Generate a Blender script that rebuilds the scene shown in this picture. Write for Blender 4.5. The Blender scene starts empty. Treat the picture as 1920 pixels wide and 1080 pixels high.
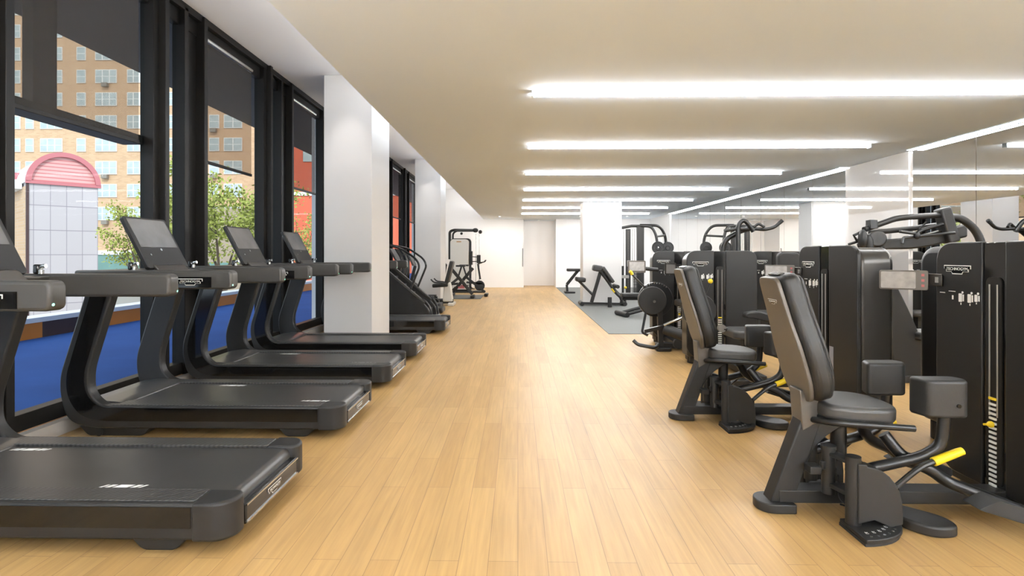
import bpy, bmesh, math, random
from mathutils import Vector, Matrix
R = math.radians
PI = math.pi
random.seed(7)
sc = bpy.context.scene
COL = sc.collection

# ------------------------------------------------------------------ camera
cam_d = bpy.data.cameras.new('camera')
cam = bpy.data.objects.new('camera', cam_d); COL.objects.link(cam)
cam.location = (0, 0, 1.40)
cam.rotation_euler = (R(90), 0, math.atan(0.02))
cam_d.sensor_width = 36
cam_d.lens = 36 * 1030 / 1920
cam_d.shift_x = 0.005
cam_d.shift_y = -64 / 1920
cam_d.clip_end = 400
sc.camera = cam

# ------------------------------------------------------------------ world, sun, exposure
sc.view_settings.view_transform = 'Standard'
sc.view_settings.look = 'None'
sc.view_settings.exposure = 1.16
sc.view_settings.gamma = 1.0
sc.view_settings.use_curve_mapping = False
world = bpy.data.worlds.new('world'); sc.world = world
world.use_nodes = True
bg = world.node_tree.nodes['Background']
bg.inputs['Color'].default_value = (0.86, 0.92, 1.0, 1)
bg.inputs['Strength'].default_value = 1.05
sun_d = bpy.data.lights.new('sun', 'SUN'); sun_d.energy = 1.15; sun_d.angle = R(1.5)
sun_d.color = (1.0, 0.93, 0.82)
sun = bpy.data.objects.new('sun', sun_d); COL.objects.link(sun)
sun.rotation_euler = Vector((-0.35, 0.75, -0.6)).to_track_quat('-Z', 'Y').to_euler()
sc.cycles.max_bounces = 10
sc.cycles.diffuse_bounces = 6
sc.cycles.glossy_bounces = 5
sc.cycles.transparent_max_bounces = 16
sc.cycles.caustics_reflective = False
sc.cycles.caustics_refractive = False
sc.cycles.sample_clamp_indirect = 6

# ------------------------------------------------------------------ materials
M = {}
def mat(name, col, rough=0.5, metal=0.0, spec=0.5, noise=0.0, nscale=20, bump=0.0, bscale=200, coat=0.0, emit=None, estr=0):
    m = bpy.data.materials.new(name); m.use_nodes = True
    nt = m.node_tree; b = nt.nodes['Principled BSDF']
    b.inputs['Base Color'].default_value = (*col, 1)
    b.inputs['Roughness'].default_value = rough
    b.inputs['Metallic'].default_value = metal
    b.inputs['Specular IOR Level'].default_value = spec
    b.inputs['Coat Weight'].default_value = coat
    if emit:
        b.inputs['Emission Color'].default_value = (*emit, 1)
        b.inputs['Emission Strength'].default_value = estr
    tc = nt.nodes.new('ShaderNodeTexCoord')
    if noise:
        n = nt.nodes.new('ShaderNodeTexNoise'); n.inputs['Scale'].default_value = nscale
        n.inputs['Detail'].default_value = 4
        nt.links.new(tc.outputs['Object'], n.inputs['Vector'])
        mx = nt.nodes.new('ShaderNodeMix'); mx.data_type = 'RGBA'
        mx.inputs[6].default_value = (*[c * (1 - noise) for c in col], 1)
        mx.inputs[7].default_value = (*[min(1, c * (1 + noise)) for c in col], 1)
        nt.links.new(n.outputs['Fac'], mx.inputs[0]); nt.links.new(mx.outputs[2], b.inputs['Base Color'])
    if bump:
        n2 = nt.nodes.new('ShaderNodeTexNoise'); n2.inputs['Scale'].default_value = bscale
        nt.links.new(tc.outputs['Object'], n2.inputs['Vector'])
        bp = nt.nodes.new('ShaderNodeBump'); bp.inputs['Strength'].default_value = bump; bp.inputs['Distance'].default_value = 0.002
        nt.links.new(n2.outputs['Fac'], bp.inputs['Height']); nt.links.new(bp.outputs['Normal'], b.inputs['Normal'])
    M[name] = m
    return m

mat('paint_white', (0.82, 0.82, 0.82), 0.75, noise=0.015, nscale=1.5, bump=0.05, bscale=90)
mat('column_paint', (0.70, 0.69, 0.68), 0.75, noise=0.015, nscale=1.5)
mat('ceiling_paint', (0.79, 0.89, 1.0), 0.8, noise=0.01, nscale=1)
mat('charcoal', (0.018, 0.0175, 0.017), 0.42, spec=0.35, noise=0.08, nscale=12, bump=0.12, bscale=600)
mat('shield', (0.011, 0.0107, 0.0103), 0.40, spec=0.35, noise=0.06, nscale=6, bump=0.1, bscale=700)
mat('rim_metal', (0.055, 0.051, 0.046), 0.30, metal=0.6, noise=0.05)
mat('gloss_black', (0.006, 0.006, 0.006), 0.08, noise=0.1)
mat('frame_black', (0.012, 0.011, 0.010), 0.45, spec=0.2, noise=0.1)
mat('tube_black', (0.016, 0.016, 0.016), 0.30, metal=0.3, noise=0.06)
mat('leather', (0.017, 0.0167, 0.016), 0.46, spec=0.4, noise=0.1, nscale=30, bump=0.25, bscale=350)
mat('seat_cover', (0.036, 0.035, 0.033), 0.45, noise=0.1, nscale=30, bump=0.25, bscale=350)
mat('warm_grey', (0.115, 0.104, 0.09), 0.42, metal=0.2, noise=0.04)
mat('belt', (0.034, 0.033, 0.032), 0.36, noise=0.3, nscale=3, bump=0.2, bscale=500)
mat('hood_grey', (0.06, 0.058, 0.056), 0.30, noise=0.05)
mat('grey_arm', (0.042, 0.040, 0.036), 0.40, noise=0.05, bump=0.08, bscale=600)
mat('silver', (0.6, 0.6, 0.58), 0.25, metal=1.0, noise=0.03)
mat('stack_steel', (0.33, 0.32, 0.30), 0.35, metal=0.7, noise=0.05)
mat('white_print', (0.82, 0.82, 0.80), 0.5, noise=0.01)
mat('yellow', (0.85, 0.62, 0.02), 0.4, noise=0.03)
mat('green_led', (0.05, 0.3, 0.2), 0.3, emit=(0.3, 1.0, 0.7), estr=1.2)
mat('display_glass', (0.13, 0.125, 0.12), 0.12, noise=0.35, nscale=5)
mat('tablet_screen', (0.42, 0.41, 0.40), 0.25, noise=0.35, nscale=25)
mat('rubber', (0.014, 0.014, 0.014), 0.7, noise=0.1)
mat('mat_grey', (0.125, 0.128, 0.122), 0.55, noise=0.12, nscale=60, bump=0.1, bscale=300)
mat('cream_plastic', (0.62, 0.60, 0.55), 0.4, noise=0.03)
mat('iron', (0.016, 0.016, 0.016), 0.35, metal=0.4, noise=0.2)
mat('red_print', (0.42, 0.10, 0.10), 0.4, noise=0.03)
mat('kerb_white', (0.62, 0.60, 0.58), 0.5, noise=0.03)
mat('kerb_wood', (0.42, 0.24, 0.11), 0.4, noise=0.1)
mat('label_grey', (0.30, 0.29, 0.31), 0.5, noise=0.05)
mat('blue_terrace', (0.020, 0.075, 0.27), 0.8, spec=0.1, noise=0.25, nscale=1.2)
mat('orange_paint', (0.75, 0.24, 0.03), 0.6, noise=0.15, nscale=1.2)
mat('dark_brown', (0.06, 0.03, 0.03), 0.6, noise=0.2, nscale=2)
mat('coping', (0.75, 0.78, 0.82), 0.5, noise=0.05)
mat('asphalt', (0.28, 0.28, 0.27), 0.9, noise=0.1, nscale=2)
mat('pink_roof', (0.48, 0.16, 0.18), 0.6, noise=0.05)
mat('red_facade', (0.62, 0.13, 0.07), 0.8, noise=0.2, nscale=0.25)
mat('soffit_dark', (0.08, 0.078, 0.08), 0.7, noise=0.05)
mat('bark', (0.10, 0.075, 0.055), 0.9, noise=0.3, nscale=8)
mat('leaf', (0.30, 0.34, 0.07), 0.7, noise=0.35, nscale=3)
mat('window_white', (0.75, 0.78, 0.78), 0.5, noise=0.03)
mat('curtain_pane', (0.42, 0.50, 0.52), 0.2, noise=0.5, nscale=0.9)
mat('ac_unit', (0.25, 0.23, 0.2), 0.7, noise=0.1)
mat('shop_teal', (0.15, 0.28, 0.26), 0.5, noise=0.3, nscale=0.5)
mat('door_white', (0.86, 0.85, 0.845), 0.35, noise=0.01)
mat('beige_wall', (0.36, 0.30, 0.23), 0.8, noise=0.1)
mat('car_white', (0.7, 0.72, 0.74), 0.2, noise=0.02)

def emis(name, col, s):
    m = bpy.data.materials.new(name); m.use_nodes = True
    nt = m.node_tree; nt.nodes.clear()
    e = nt.nodes.new('ShaderNodeEmission'); e.inputs[0].default_value = (*col, 1); e.inputs[1].default_value = s
    o = nt.nodes.new('ShaderNodeOutputMaterial'); nt.links.new(e.outputs[0], o.inputs[0]); M[name] = m
emis('led', (1.0, 0.985, 0.97), 25.0)
emis('led_side', (1.0, 0.985, 0.97), 26.0)
emis('added_recess_glow', (1.0, 0.975, 0.95), 11.0)  # glow of the lights added in the window recess
emis('added_side_glow', (1.0, 0.985, 0.97), 75.0)  # glow of the lights added beside the viewer
emis('added_fill_glow', (1.0, 0.985, 0.97), 120.0)  # glow of the lights added behind the viewer
emis('cove_led', (1.0, 0.985, 0.97), 22.0)
emis('downlight_led', (1.0, 0.97, 0.93), 12.0)

def wood():
    m = bpy.data.materials.new('wood_floor'); m.use_nodes = True
    nt = m.node_tree; L = nt.links; b = nt.nodes['Principled BSDF']
    N = lambda t: nt.nodes.new(t)
    geo = N('ShaderNodeNewGeometry')
    sep = N('ShaderNodeSeparateXYZ'); L.new(geo.outputs['Position'], sep.inputs[0])
    cmb = N('ShaderNodeCombineXYZ'); L.new(sep.outputs['Y'], cmb.inputs['X']); L.new(sep.outputs['X'], cmb.inputs['Y'])
    br = N('ShaderNodeTexBrick'); L.new(cmb.outputs[0], br.inputs['Vector'])
    br.offset = 0.37; br.offset_frequency = 2; br.squash = 1.0
    br.inputs['Scale'].default_value = 1
    br.inputs['Brick Width'].default_value = 1.25
    br.inputs['Row Height'].default_value = 0.135
    br.inputs['Mortar Size'].default_value = 0.0016
    br.inputs['Mortar Smooth'].default_value = 0.4
    br.inputs['Bias'].default_value = 0.0
    br.inputs['Color1'].default_value = (0.48, 0.295, 0.113, 1)
    br.inputs['Color2'].default_value = (0.54, 0.343, 0.137, 1)
    br.inputs['Mortar'].default_value = (0.28, 0.165, 0.075, 1)
    # grain stretched along the plank
    mp = N('ShaderNodeMapping'); mp.inputs['Scale'].default_value = (22, 0.9, 1); L.new(geo.outputs['Position'], mp.inputs[0])
    n1 = N('ShaderNodeTexNoise'); n1.inputs['Scale'].default_value = 2.2; n1.inputs['Detail'].default_value = 6; n1.inputs['Distortion'].default_value = 0.6
    L.new(mp.outputs[0], n1.inputs['Vector'])
    mp2 = N('ShaderNodeMapping'); mp2.inputs['Scale'].default_value = (3.0, 0.5, 1); L.new(geo.outputs['Position'], mp2.inputs[0])
    n2 = N('ShaderNodeTexNoise'); n2.inputs['Scale'].default_value = 1.6; n2.inputs['Detail'].default_value = 3
    L.new(mp2.outputs[0], n2.inputs['Vector'])
    cr = N('ShaderNodeMapRange'); cr.inputs[1].default_value = 0.3; cr.inputs[2].default_value = 0.72; cr.inputs[3].default_value = 0.86; cr.inputs[4].default_value = 1.06
    L.new(n1.outputs['Fac'], cr.inputs[0])
    cr2 = N('ShaderNodeMapRange'); cr2.inputs[1].default_value = 0.3; cr2.inputs[2].default_value = 0.7; cr2.inputs[3].default_value = 0.90; cr2.inputs[4].default_value = 1.08
    L.new(n2.outputs['Fac'], cr2.inputs[0])
    mu = N('ShaderNodeMath'); mu.operation = 'MULTIPLY'; L.new(cr.outputs[0], mu.inputs[0]); L.new(cr2.outputs[0], mu.inputs[1])
    vm = N('ShaderNodeVectorMath'); vm.operation = 'SCALE'; L.new(br.outputs['Color'], vm.inputs[0]); L.new(mu.outputs[0], vm.inputs['Scale'])
    L.new(vm.outputs[0], b.inputs['Base Color'])
    b.inputs['Roughness'].default_value = 0.40
    b.inputs['Specular IOR Level'].default_value = 0.4
    bp = N('ShaderNodeBump'); bp.inputs['Strength'].default_value = 0.15; bp.inputs['Distance'].default_value = 0.001
    L.new(n1.outputs['Fac'], bp.inputs['Height']); L.new(bp.outputs['Normal'], b.inputs['Normal'])
    M['wood_floor'] = m
wood()

def pattern(name, c1, c2, mortar, bw, rh, ms, axes='XZ', rough=0.8, offset=0.5):
    m = bpy.data.materials.new(name); m.use_nodes = True
    nt = m.node_tree; L = nt.links; b = nt.nodes['Principled BSDF']
    geo = nt.nodes.new('ShaderNodeNewGeometry')
    sep = nt.nodes.new('ShaderNodeSeparateXYZ'); L.new(geo.outputs['Position'], sep.inputs[0])
    ad = nt.nodes.new('ShaderNodeMath'); ad.operation = 'ADD'; L.new(sep.outputs['X'], ad.inputs[0]); L.new(sep.outputs['Y'], ad.inputs[1])
    cmb = nt.nodes.new('ShaderNodeCombineXYZ'); L.new(ad.outputs[0], cmb.inputs['X']); L.new(sep.outputs['Z'], cmb.inputs['Y'])
    br = nt.nodes.new('ShaderNodeTexBrick'); L.new(cmb.outputs[0], br.inputs['Vector']); br.offset = offset
    br.inputs['Scale'].default_value = 1; br.inputs['Brick Width'].default_value = bw; br.inputs['Row Height'].default_value = rh
    br.inputs['Mortar Size'].default_value = ms
    br.inputs['Color1'].default_value = (*c1, 1); br.inputs['Color2'].default_value = (*c2, 1); br.inputs['Mortar'].default_value = (*mortar, 1)
    L.new(br.outputs['Color'], b.inputs['Base Color']); b.inputs['Roughness'].default_value = rough
    M[name] = m
pattern('tan_brick', (0.52, 0.34, 0.20), (0.60, 0.41, 0.25), (0.55, 0.42, 0.32), 0.5, 0.16, 0.012)
pattern('white_panel', (0.43, 0.40, 0.42), (0.47, 0.44, 0.46), (0.24, 0.22, 0.25), 1.0, 1.35, 0.02, rough=0.35, offset=0.0)
pattern('pink_slats', (0.62, 0.34, 0.33), (0.64, 0.37, 0.36), (0.5, 0.16, 0.17), 30, 0.2, 0.03, rough=0.6, offset=0)

def ribbed():
    m = mat('rail_ribbed', (0.055, 0.053, 0.05), 0.40)
    nt = m.node_tree; L = nt.links; b = nt.nodes['Principled BSDF']
    tc = nt.nodes.new('ShaderNodeTexCoord')
    mp = nt.nodes.new('ShaderNodeMapping'); mp.inputs['Rotation'].default_value = (0, 0, R(40)); L.new(tc.outputs['Object'], mp.inputs[0])
    w = nt.nodes.new('ShaderNodeTexWave'); w.inputs['Scale'].default_value = 14; L.new(mp.outputs[0], w.inputs['Vector'])
    bp = nt.nodes.new('ShaderNodeBump'); bp.inputs['Strength'].default_value = 0.5; bp.inputs['Distance'].default_value = 0.003
    L.new(w.outputs['Fac'], bp.inputs['Height']); L.new(bp.outputs['Normal'], b.inputs['Normal'])
    mx = nt.nodes.new('ShaderNodeMix'); mx.data_type = 'RGBA'; mx.inputs[6].default_value = (0.018, 0.0175, 0.017, 1); mx.inputs[7].default_value = (0.055, 0.053, 0.05, 1)
    L.new(w.outputs['Fac'], mx.inputs[0]); L.new(mx.outputs[2], b.inputs['Base Color'])
ribbed()

def mixglass(name, tint, opaque_col, fac, rough=0.0, gloss=0.08):
    """see-through sheet: tinted transparency with a weak mirror reflection, and a share of diffuse cloth"""
    m = bpy.data.materials.new(name); m.use_nodes = True
    nt = m.node_tree; L = nt.links; nt.nodes.clear()
    t = nt.nodes.new('ShaderNodeBsdfTransparent'); t.inputs[0].default_value = (*tint, 1)
    g = nt.nodes.new('ShaderNodeBsdfGlossy'); g.inputs['Roughness'].default_value = rough; g.inputs['Color'].default_value = (0.9, 0.9, 0.9, 1)
    f = nt.nodes.new('ShaderNodeLayerWeight'); f.inputs['Blend'].default_value = 0.5
    pw = nt.nodes.new('ShaderNodeMath'); pw.operation = 'POWER'; pw.inputs[1].default_value = 5; L.new(f.outputs['Facing'], pw.inputs[0])
    ma = nt.nodes.new('ShaderNodeMath'); ma.operation = 'MULTIPLY_ADD'; ma.inputs[1].default_value = 0.5; ma.inputs[2].default_value = 0.03; L.new(pw.outputs[0], ma.inputs[0])
    mth = nt.nodes.new('ShaderNodeMath'); mth.operation = 'MULTIPLY'; mth.inputs[1].default_value = gloss; L.new(ma.outputs[0], mth.inputs[0])
    mx = nt.nodes.new('ShaderNodeMixShader'); L.new(mth.outputs[0], mx.inputs[0]); L.new(t.outputs[0], mx.inputs[1]); L.new(g.outputs[0], mx.inputs[2])
    out = nt.nodes.new('ShaderNodeOutputMaterial'); last = mx
    if fac > 0:
        d = nt.nodes.new('ShaderNodeBsdfDiffuse'); d.inputs[0].default_value = (*opaque_col, 1)
        mx2 = nt.nodes.new('ShaderNodeMixShader'); mx2.inputs[0].default_value = fac
        L.new(mx.outputs[0], mx2.inputs[1]); L.new(d.outputs[0], mx2.inputs[2]); last = mx2
    L.new(last.outputs[0], out.inputs[0]); M[name] = m
mixglass('glass', (0.93, 0.97, 0.98), (0, 0, 0), 0, gloss=0.05)
mixglass('shade_cloth', (0.80, 0.77, 0.74), (0.20, 0.19, 0.18), 0.16, gloss=0.0)

m = bpy.data.materials.new('mirror'); m.use_nodes = True
b = m.node_tree.nodes['Principled BSDF']; b.inputs['Base Color'].default_value = (0.97, 0.97, 0.965, 1); b.inputs['Metallic'].default_value = 1; b.inputs['Roughness'].default_value = 0.0
M['mirror'] = m
m = bpy.data.materials.new('glossy_panel'); m.use_nodes = True
b = m.node_tree.nodes['Principled BSDF']; b.inputs['Base Color'].default_value = (0.86, 0.85, 0.84, 1); b.inputs['Metallic'].default_value = 0.55; b.inputs['Roughness'].default_value = 0.02
M['glossy_panel'] = m

# ------------------------------------------------------------------ mesh helpers
class MB:
    def __init__(s): s.v = []; s.f = []; s.m = []; s.k = 0
    def add(s, vs, fs):
        n = len(s.v); s.v += [Vector(p) for p in vs]
        for f in fs: s.f.append([n + i for i in f]); s.m.append(s.k)
        return s
    def box(s, x0, x1, y0, y1, z0, z1, T=None):
        vs = [Vector((x, y, z)) for z in (z0, z1) for (x, y) in ((x0, y0), (x1, y0), (x1, y1), (x0, y1))]
        if T is not None: vs = [T @ v for v in vs]
        return s.add(vs, [(3, 2, 1, 0), (4, 5, 6, 7), (0, 1, 5, 4), (1, 2, 6, 5), (2, 3, 7, 6), (3, 0, 4, 7)])
    def prism(s, poly, lo, hi, axis='y', T=None):
        """polygon in XZ (axis y), XY (axis z) or YZ (axis x) pushed from lo to hi"""
        def P(a, b, h):
            v = Vector((a, h, b)) if axis == 'y' else Vector((a, b, h)) if axis == 'z' else Vector((h, a, b))
            return T @ v if T is not None else v
        n = len(poly)
        vs = [P(a, b, lo) for a, b in poly] + [P(a, b, hi) for a, b in poly]
        fs = [list(range(n))[::-1], list(range(n, 2 * n))] + [(i, (i + 1) % n, n + (i + 1) % n, n + i) for i in range(n)]
        return s.add(vs, fs)
    def tube(s, pts, r, seg=12, fillet=0.0, n=5, closed=False, r2=None, flat=1.0):
        pts = [Vector(p) for p in pts]
        if fillet and len(pts) > 2:
            q = [pts[0]]
            for i in range(1, len(pts) - 1):
                a, b, c = pts[i - 1], pts[i], pts[i + 1]
                d = min(fillet, (a - b).length * .49, (c - b).length * .49)
                p0 = b + (a - b).normalized() * d; p1 = b + (c - b).normalized() * d
                for k in range(n + 1):
                    t = k / n; q.append(p0 * (1 - t) ** 2 + b * 2 * t * (1 - t) + p1 * t * t)
            q.append(pts[-1]); pts = q
        N = len(pts); vs = []; prev = None
        for i in range(N):
            if closed: d = pts[(i + 1) % N] - pts[i - 1]
            else: d = pts[min(i + 1, N - 1)] - pts[max(i - 1, 0)]
            if d.length < 1e-9: d = Vector((0, 0, 1))
            d.normalize()
            if prev is None:
                up = Vector((0, 0, 1)) if abs(d.z) < .9 else Vector((0, 1, 0))
                prev = d.cross(up).normalized()
            prev = (prev - d * prev.dot(d)).normalized(); w = d.cross(prev)
            rr = r if r2 is None else r + (r2 - r) * i / (N - 1)
            for k in range(seg):
                a = 2 * PI * k / seg; vs.append(pts[i] + prev * (math.cos(a) * rr) + w * (math.sin(a) * rr * flat))
        fs = []
        for i in range(N if closed else N - 1):
            for k in range(seg):
                j = (i + 1) % N
                fs.append((i * seg + k, i * seg + (k + 1) % seg, j * seg + (k + 1) % seg, j * seg + k))
        if not closed: fs += [list(range(seg)), list(range((N - 1) * seg, N * seg))[::-1]]
        return s.add(vs, fs)
    def cyl(s, p0, p1, r, seg=24, r2=None): return s.tube([p0, p1], r, seg, r2=r2)
    def bar(s, p0, p1, w, h, up=(0, 1, 0)):
        """rectangular bar between two points; w along up, h across"""
        p0 = Vector(p0); p1 = Vector(p1); d = (p1 - p0).normalized(); u = Vector(up); u = (u - d * u.dot(d)).normalized(); v = d.cross(u)
        vs = [p + u * (a * w / 2) + v * (b * h / 2) for p in (p0, p1) for a, b in ((-1, -1), (1, -1), (1, 1), (-1, 1))]
        return s.add(vs, [(3, 2, 1, 0), (4, 5, 6, 7), (0, 1, 5, 4), (1, 2, 6, 5), (2, 3, 7, 6), (3, 0, 4, 7)])
    def sphere(s, c, r, sx=1, sy=1, sz=1, u=16, v=10):
        c = Vector(c); vs = [c + Vector((0, 0, r * sz))]; fs = []
        for i in range(1, v):
            for j in range(u):
                a = PI * i / v; b = 2 * PI * j / u
                vs.append(c + Vector((r * sx * math.sin(a) * math.cos(b), r * sy * math.sin(a) * math.sin(b), r * sz * math.cos(a))))
        vs.append(c - Vector((0, 0, r * sz)))
        for j in range(u):
            fs.append((0, 1 + j, 1 + (j + 1) % u))
            fs.append((len(vs) - 1, 1 + (v - 2) * u + (j + 1) % u, 1 + (v - 2) * u + j))
        for i in range(v - 2):
            for j in range(u): fs.append((1 + i * u + j, 1 + (i + 1) * u + j, 1 + (i + 1) * u + (j + 1) % u, 1 + i * u + (j + 1) % u))
        return s.add(vs, fs)
    def build(s, name, mats, parent=None, bevel=0.0, segs=3, smooth=35, sub=0, T=None, loc=None):
        if isinstance(mats, str): mats = [mats]
        me = bpy.data.meshes.new(name)
        vs = [T @ v for v in s.v] if T is not None else s.v
        me.from_pydata([tuple(v) for v in vs], [], s.f)
        for mm in mats: me.materials.append(M[mm])
        me.polygons.foreach_set('material_index', s.m)
        bm = bmesh.new(); bm.from_mesh(me)
        if sub == 0: bmesh.ops.recalc_face_normals(bm, faces=bm.faces)
        bm.to_mesh(me); bm.free(); me.update()
        o = bpy.data.objects.new(name, me); COL.objects.link(o)
        if smooth:
            me.shade_smooth()
            me.set_sharp_from_angle(angle=R(smooth))
        if bevel:
            mo = o.modifiers.new('bevel', 'BEVEL'); mo.width = bevel; mo.segments = segs; mo.limit_method = 'ANGLE'; mo.angle_limit = R(40)
            mo.harden_normals = False
        if sub:
            mo = o.modifiers.new('sub', 'SUBSURF'); mo.levels = sub; mo.render_levels = sub
        if parent: o.parent = parent
        if loc: o.location = loc
        return o

def rrect(x0, x1, z0, z1, r, n=6, corners=(1, 1, 1, 1)):
    """rounded rectangle, corners order: bottom-left, bottom-right, top-right, top-left"""
    out = []
    for (cx, cz, a0, on) in ((x0 + r, z0 + r, 180, corners[0]), (x1 - r, z0 + r, 270, corners[1]), (x1 - r, z1 - r, 0, corners[2]), (x0 + r, z1 - r, 90, corners[3])):
        if not on:
            out.append((x0 if cx < (x0 + x1) / 2 else x1, z0 if cz < (z0 + z1) / 2 else z1)); continue
        for k in range(n + 1):
            a = R(a0 + 90 * k / n); out.append((cx + r * math.cos(a), cz + r * math.sin(a)))
    return out

def poly_fillet(pts, rs, n=6):
    out = []
    N = len(pts)
    for i in range(N):
        r = rs[i] if isinstance(rs, (list, tuple)) else rs
        a, b, c = Vector(pts[i - 1]), Vector(pts[i]), Vector(pts[(i + 1) % N])
        if r <= 0: out.append(tuple(b)); continue
        d = min(r, (a - b).length * .49, (c - b).length * .49)
        p0 = b + (a - b).normalized() * d; p1 = b + (c - b).normalized() * d
        for k in range(n + 1):
            t = k / n; out.append(tuple(p0 * (1 - t) ** 2 + b * 2 * t * (1 - t) + p1 * t * t))
    return out

def root(name, loc, rz, label, cat, group=None):
    o = bpy.data.objects.new(name, None); COL.objects.link(o); o.location = loc; o.rotation_euler = (0, 0, rz)
    o.empty_display_size = 0.2
    o['label'] = label; o['category'] = cat
    if group: o['group'] = group
    return o
def tag(o, label, cat, group=None, kind=None):
    o['label'] = label; o['category'] = cat
    if group: o['group'] = group
    if kind: o['kind'] = kind
    return o
def struct(o): o['kind'] = 'structure'; return o
def copy_tree(o, parent=None):
    c = o.copy(); COL.objects.link(c)
    if parent: c.parent = parent
    for ch in list(o.children): copy_tree(ch, c)
    return c

_dg = None
def text_mesh(txt, size, align='CENTER', extr=0.0006):
    cu = bpy.data.curves.new('lettering', 'FONT'); cu.body = txt; cu.size = size; cu.align_x = align; cu.align_y = 'CENTER'; cu.extrude = extr
    to = bpy.data.objects.new('lettering', cu); COL.objects.link(to)
    bpy.context.view_layer.update()
    me = bpy.data.meshes.new_from_object(to.evaluated_get(bpy.context.evaluated_depsgraph_get()))
    bpy.data.objects.remove(to); bpy.data.curves.remove(cu)
    me.name = 'lettering'
    return me
LOGO_TXT = text_mesh('TECHNOGYM', 1.0)
_xs = [v.co.x for v in LOGO_TXT.vertices]; LW = max(_xs) - min(_xs)
def logo(parent, T, w, plate=True):
    """stepped white badge with the maker's name; T maps badge space (x right, y up, z out) to parent space"""
    h = w * 0.27
    if plate:
        P = [(-.5, .5), (-.5, .1), (-.42, .1), (-.42, -.22), (-.22, -.22), (-.18, -.5), (.18, -.5), (.22, -.22), (.42, -.22), (.42, .1), (.5, .1), (.5, .5)]
        mb = MB().prism([(x * w, y * h) for x, y in P], 0, 0.002, 'z')
        o = mb.build('logo_badge', 'white_print', parent, smooth=0); o.data.transform(T)
        mb = MB().prism([(x * w * .95, y * h * .80) for x, y in P], 0.0021, 0.003, 'z')
        i = mb.build('badge_inset', 'gloss_black', o, smooth=0); i.data.transform(T)
    else: o = parent
    me = LOGO_TXT.copy(); me.materials.clear(); me.materials.append(M['white_print'])
    k = w * 0.78 / LW
    me.transform(T @ Matrix.Translation((0, h * 0.08, 0.0035)) @ Matrix.Diagonal((k, k * 1.0, 1, 1)))
    t = bpy.data.objects.new('lettering', me); COL.objects.link(t); t.parent = o
    return o
def frame_T(origin, xdir, ydir):
    x = Vector(xdir).normalized(); y = Vector(ydir).normalized(); z = x.cross(y)
    m = Matrix(((x.x, y.x, z.x, origin[0]), (x.y, y.y, z.y, origin[1]), (x.z, y.z, z.z, origin[2]), (0, 0, 0, 1)))
    return m

# ------------------------------------------------------------------ room shell
WX = -3.66      # glass plane of the window wall
MX = 5.52       # mirror wall
CZ = 2.85       # main ceiling
RZ = 4.10       # ceiling of the recess along the windows
SX = -1.43      # edge between both ceilings
Y0, Y1 = -3.2, 22.9
struct(MB().box(-3.9, MX + .3, Y0 - .2, Y1 + 1.9, -.12, 0).build('floor', 'wood_floor', smooth=0))
o = MB().box(1.585, MX, 9.62, Y1, 0.0, 0.008).build('floor_mat', 'mat_grey', smooth=0); tag(o, 'dark grey rubber floor covering set into the wood floor under the free weights area', 'floor mat')
c = MB(); c.box(SX, MX + .3, Y0, Y1 + 1.9, CZ, 4.4)
struct(c.build('ceiling', 'ceiling_paint', smooth=0))
c = MB(); c.box(-3.9, SX, Y0, Y1 + .3, RZ, 4.4)
struct(c.build('trim_1', 'paint_white', smooth=0))
# far wall with a recessed door bay
w = MB(); w.box(-3.9, .24, Y1, Y1 + .2, 0, RZ); w.box(1.58, MX + .3, Y1, Y1 + .2, 0, RZ); w.box(.24, 1.58, Y1, Y1 + .2, CZ, RZ)
w.box(.04, .24, Y1 + .2, Y1 + 1.5, 0, CZ); w.box(1.58, 1.78, Y1 + .2, Y1 + 1.5, 0, CZ)
struct(w.build('wall_back', 'paint_white', smooth=0))
struct(MB().box(-3.9, MX + .3, Y0 - .2, Y0, 0, RZ).build('wall_front', 'paint_white', smooth=0))
w = MB().box(MX + .02, MX + .3, Y0, Y1, 0, CZ)
struct(w.build('wall_right', 'paint_white', smooth=0))
d = struct(MB().box(.24, 1.58, Y1 + 1.4, Y1 + 1.5, 0, CZ).build('door_1', 'door_white', smooth=0))
h = MB(); h.tube([(.20, Y1 - .02, .88), (.20, Y1 - .06, .88), (.20, Y1 - .06, 1.62), (.20, Y1 - .02, 1.62)], .013, 8)
h.build('door_handle', 'charcoal', d)
bb = MB(); bb.box(-3.66, .24, Y1 - .012, Y1, 0, .07); bb.box(1.58, MX, Y1 - .012, Y1, 0, .07)
struct(bb.build('baseboard_back', 'paint_white', smooth=0))
# ceiling panel joint on the far part of the right wall (white pier before the mirrors start)
struct(MB().box(MX - .03, MX + .02, 19.95, Y1, 0, CZ).build('trim_2', 'paint_white', smooth=0))

# columns
for n, (x0, x1, y0, y1, zt, lab) in enumerate(((-2.93, -2.2, 8.24, 9.36, RZ, 'white square column beside the fourth treadmill'),
        (-2.93, -2.2, 15.6, 16.7, RZ, 'white square column behind the stair climber'),
        (1.82, 2.90, 15.4, 16.1, CZ, 'white square column standing on the grey mat'),
        (-2.93, -2.2, .9, 1.9, RZ, ''))):
    if n == 3: continue
    o = MB().box(x0, x1, y0, y1, 0, zt).build('column', 'column_paint', bevel=.008, smooth=0); tag(o, lab, 'column')

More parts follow.
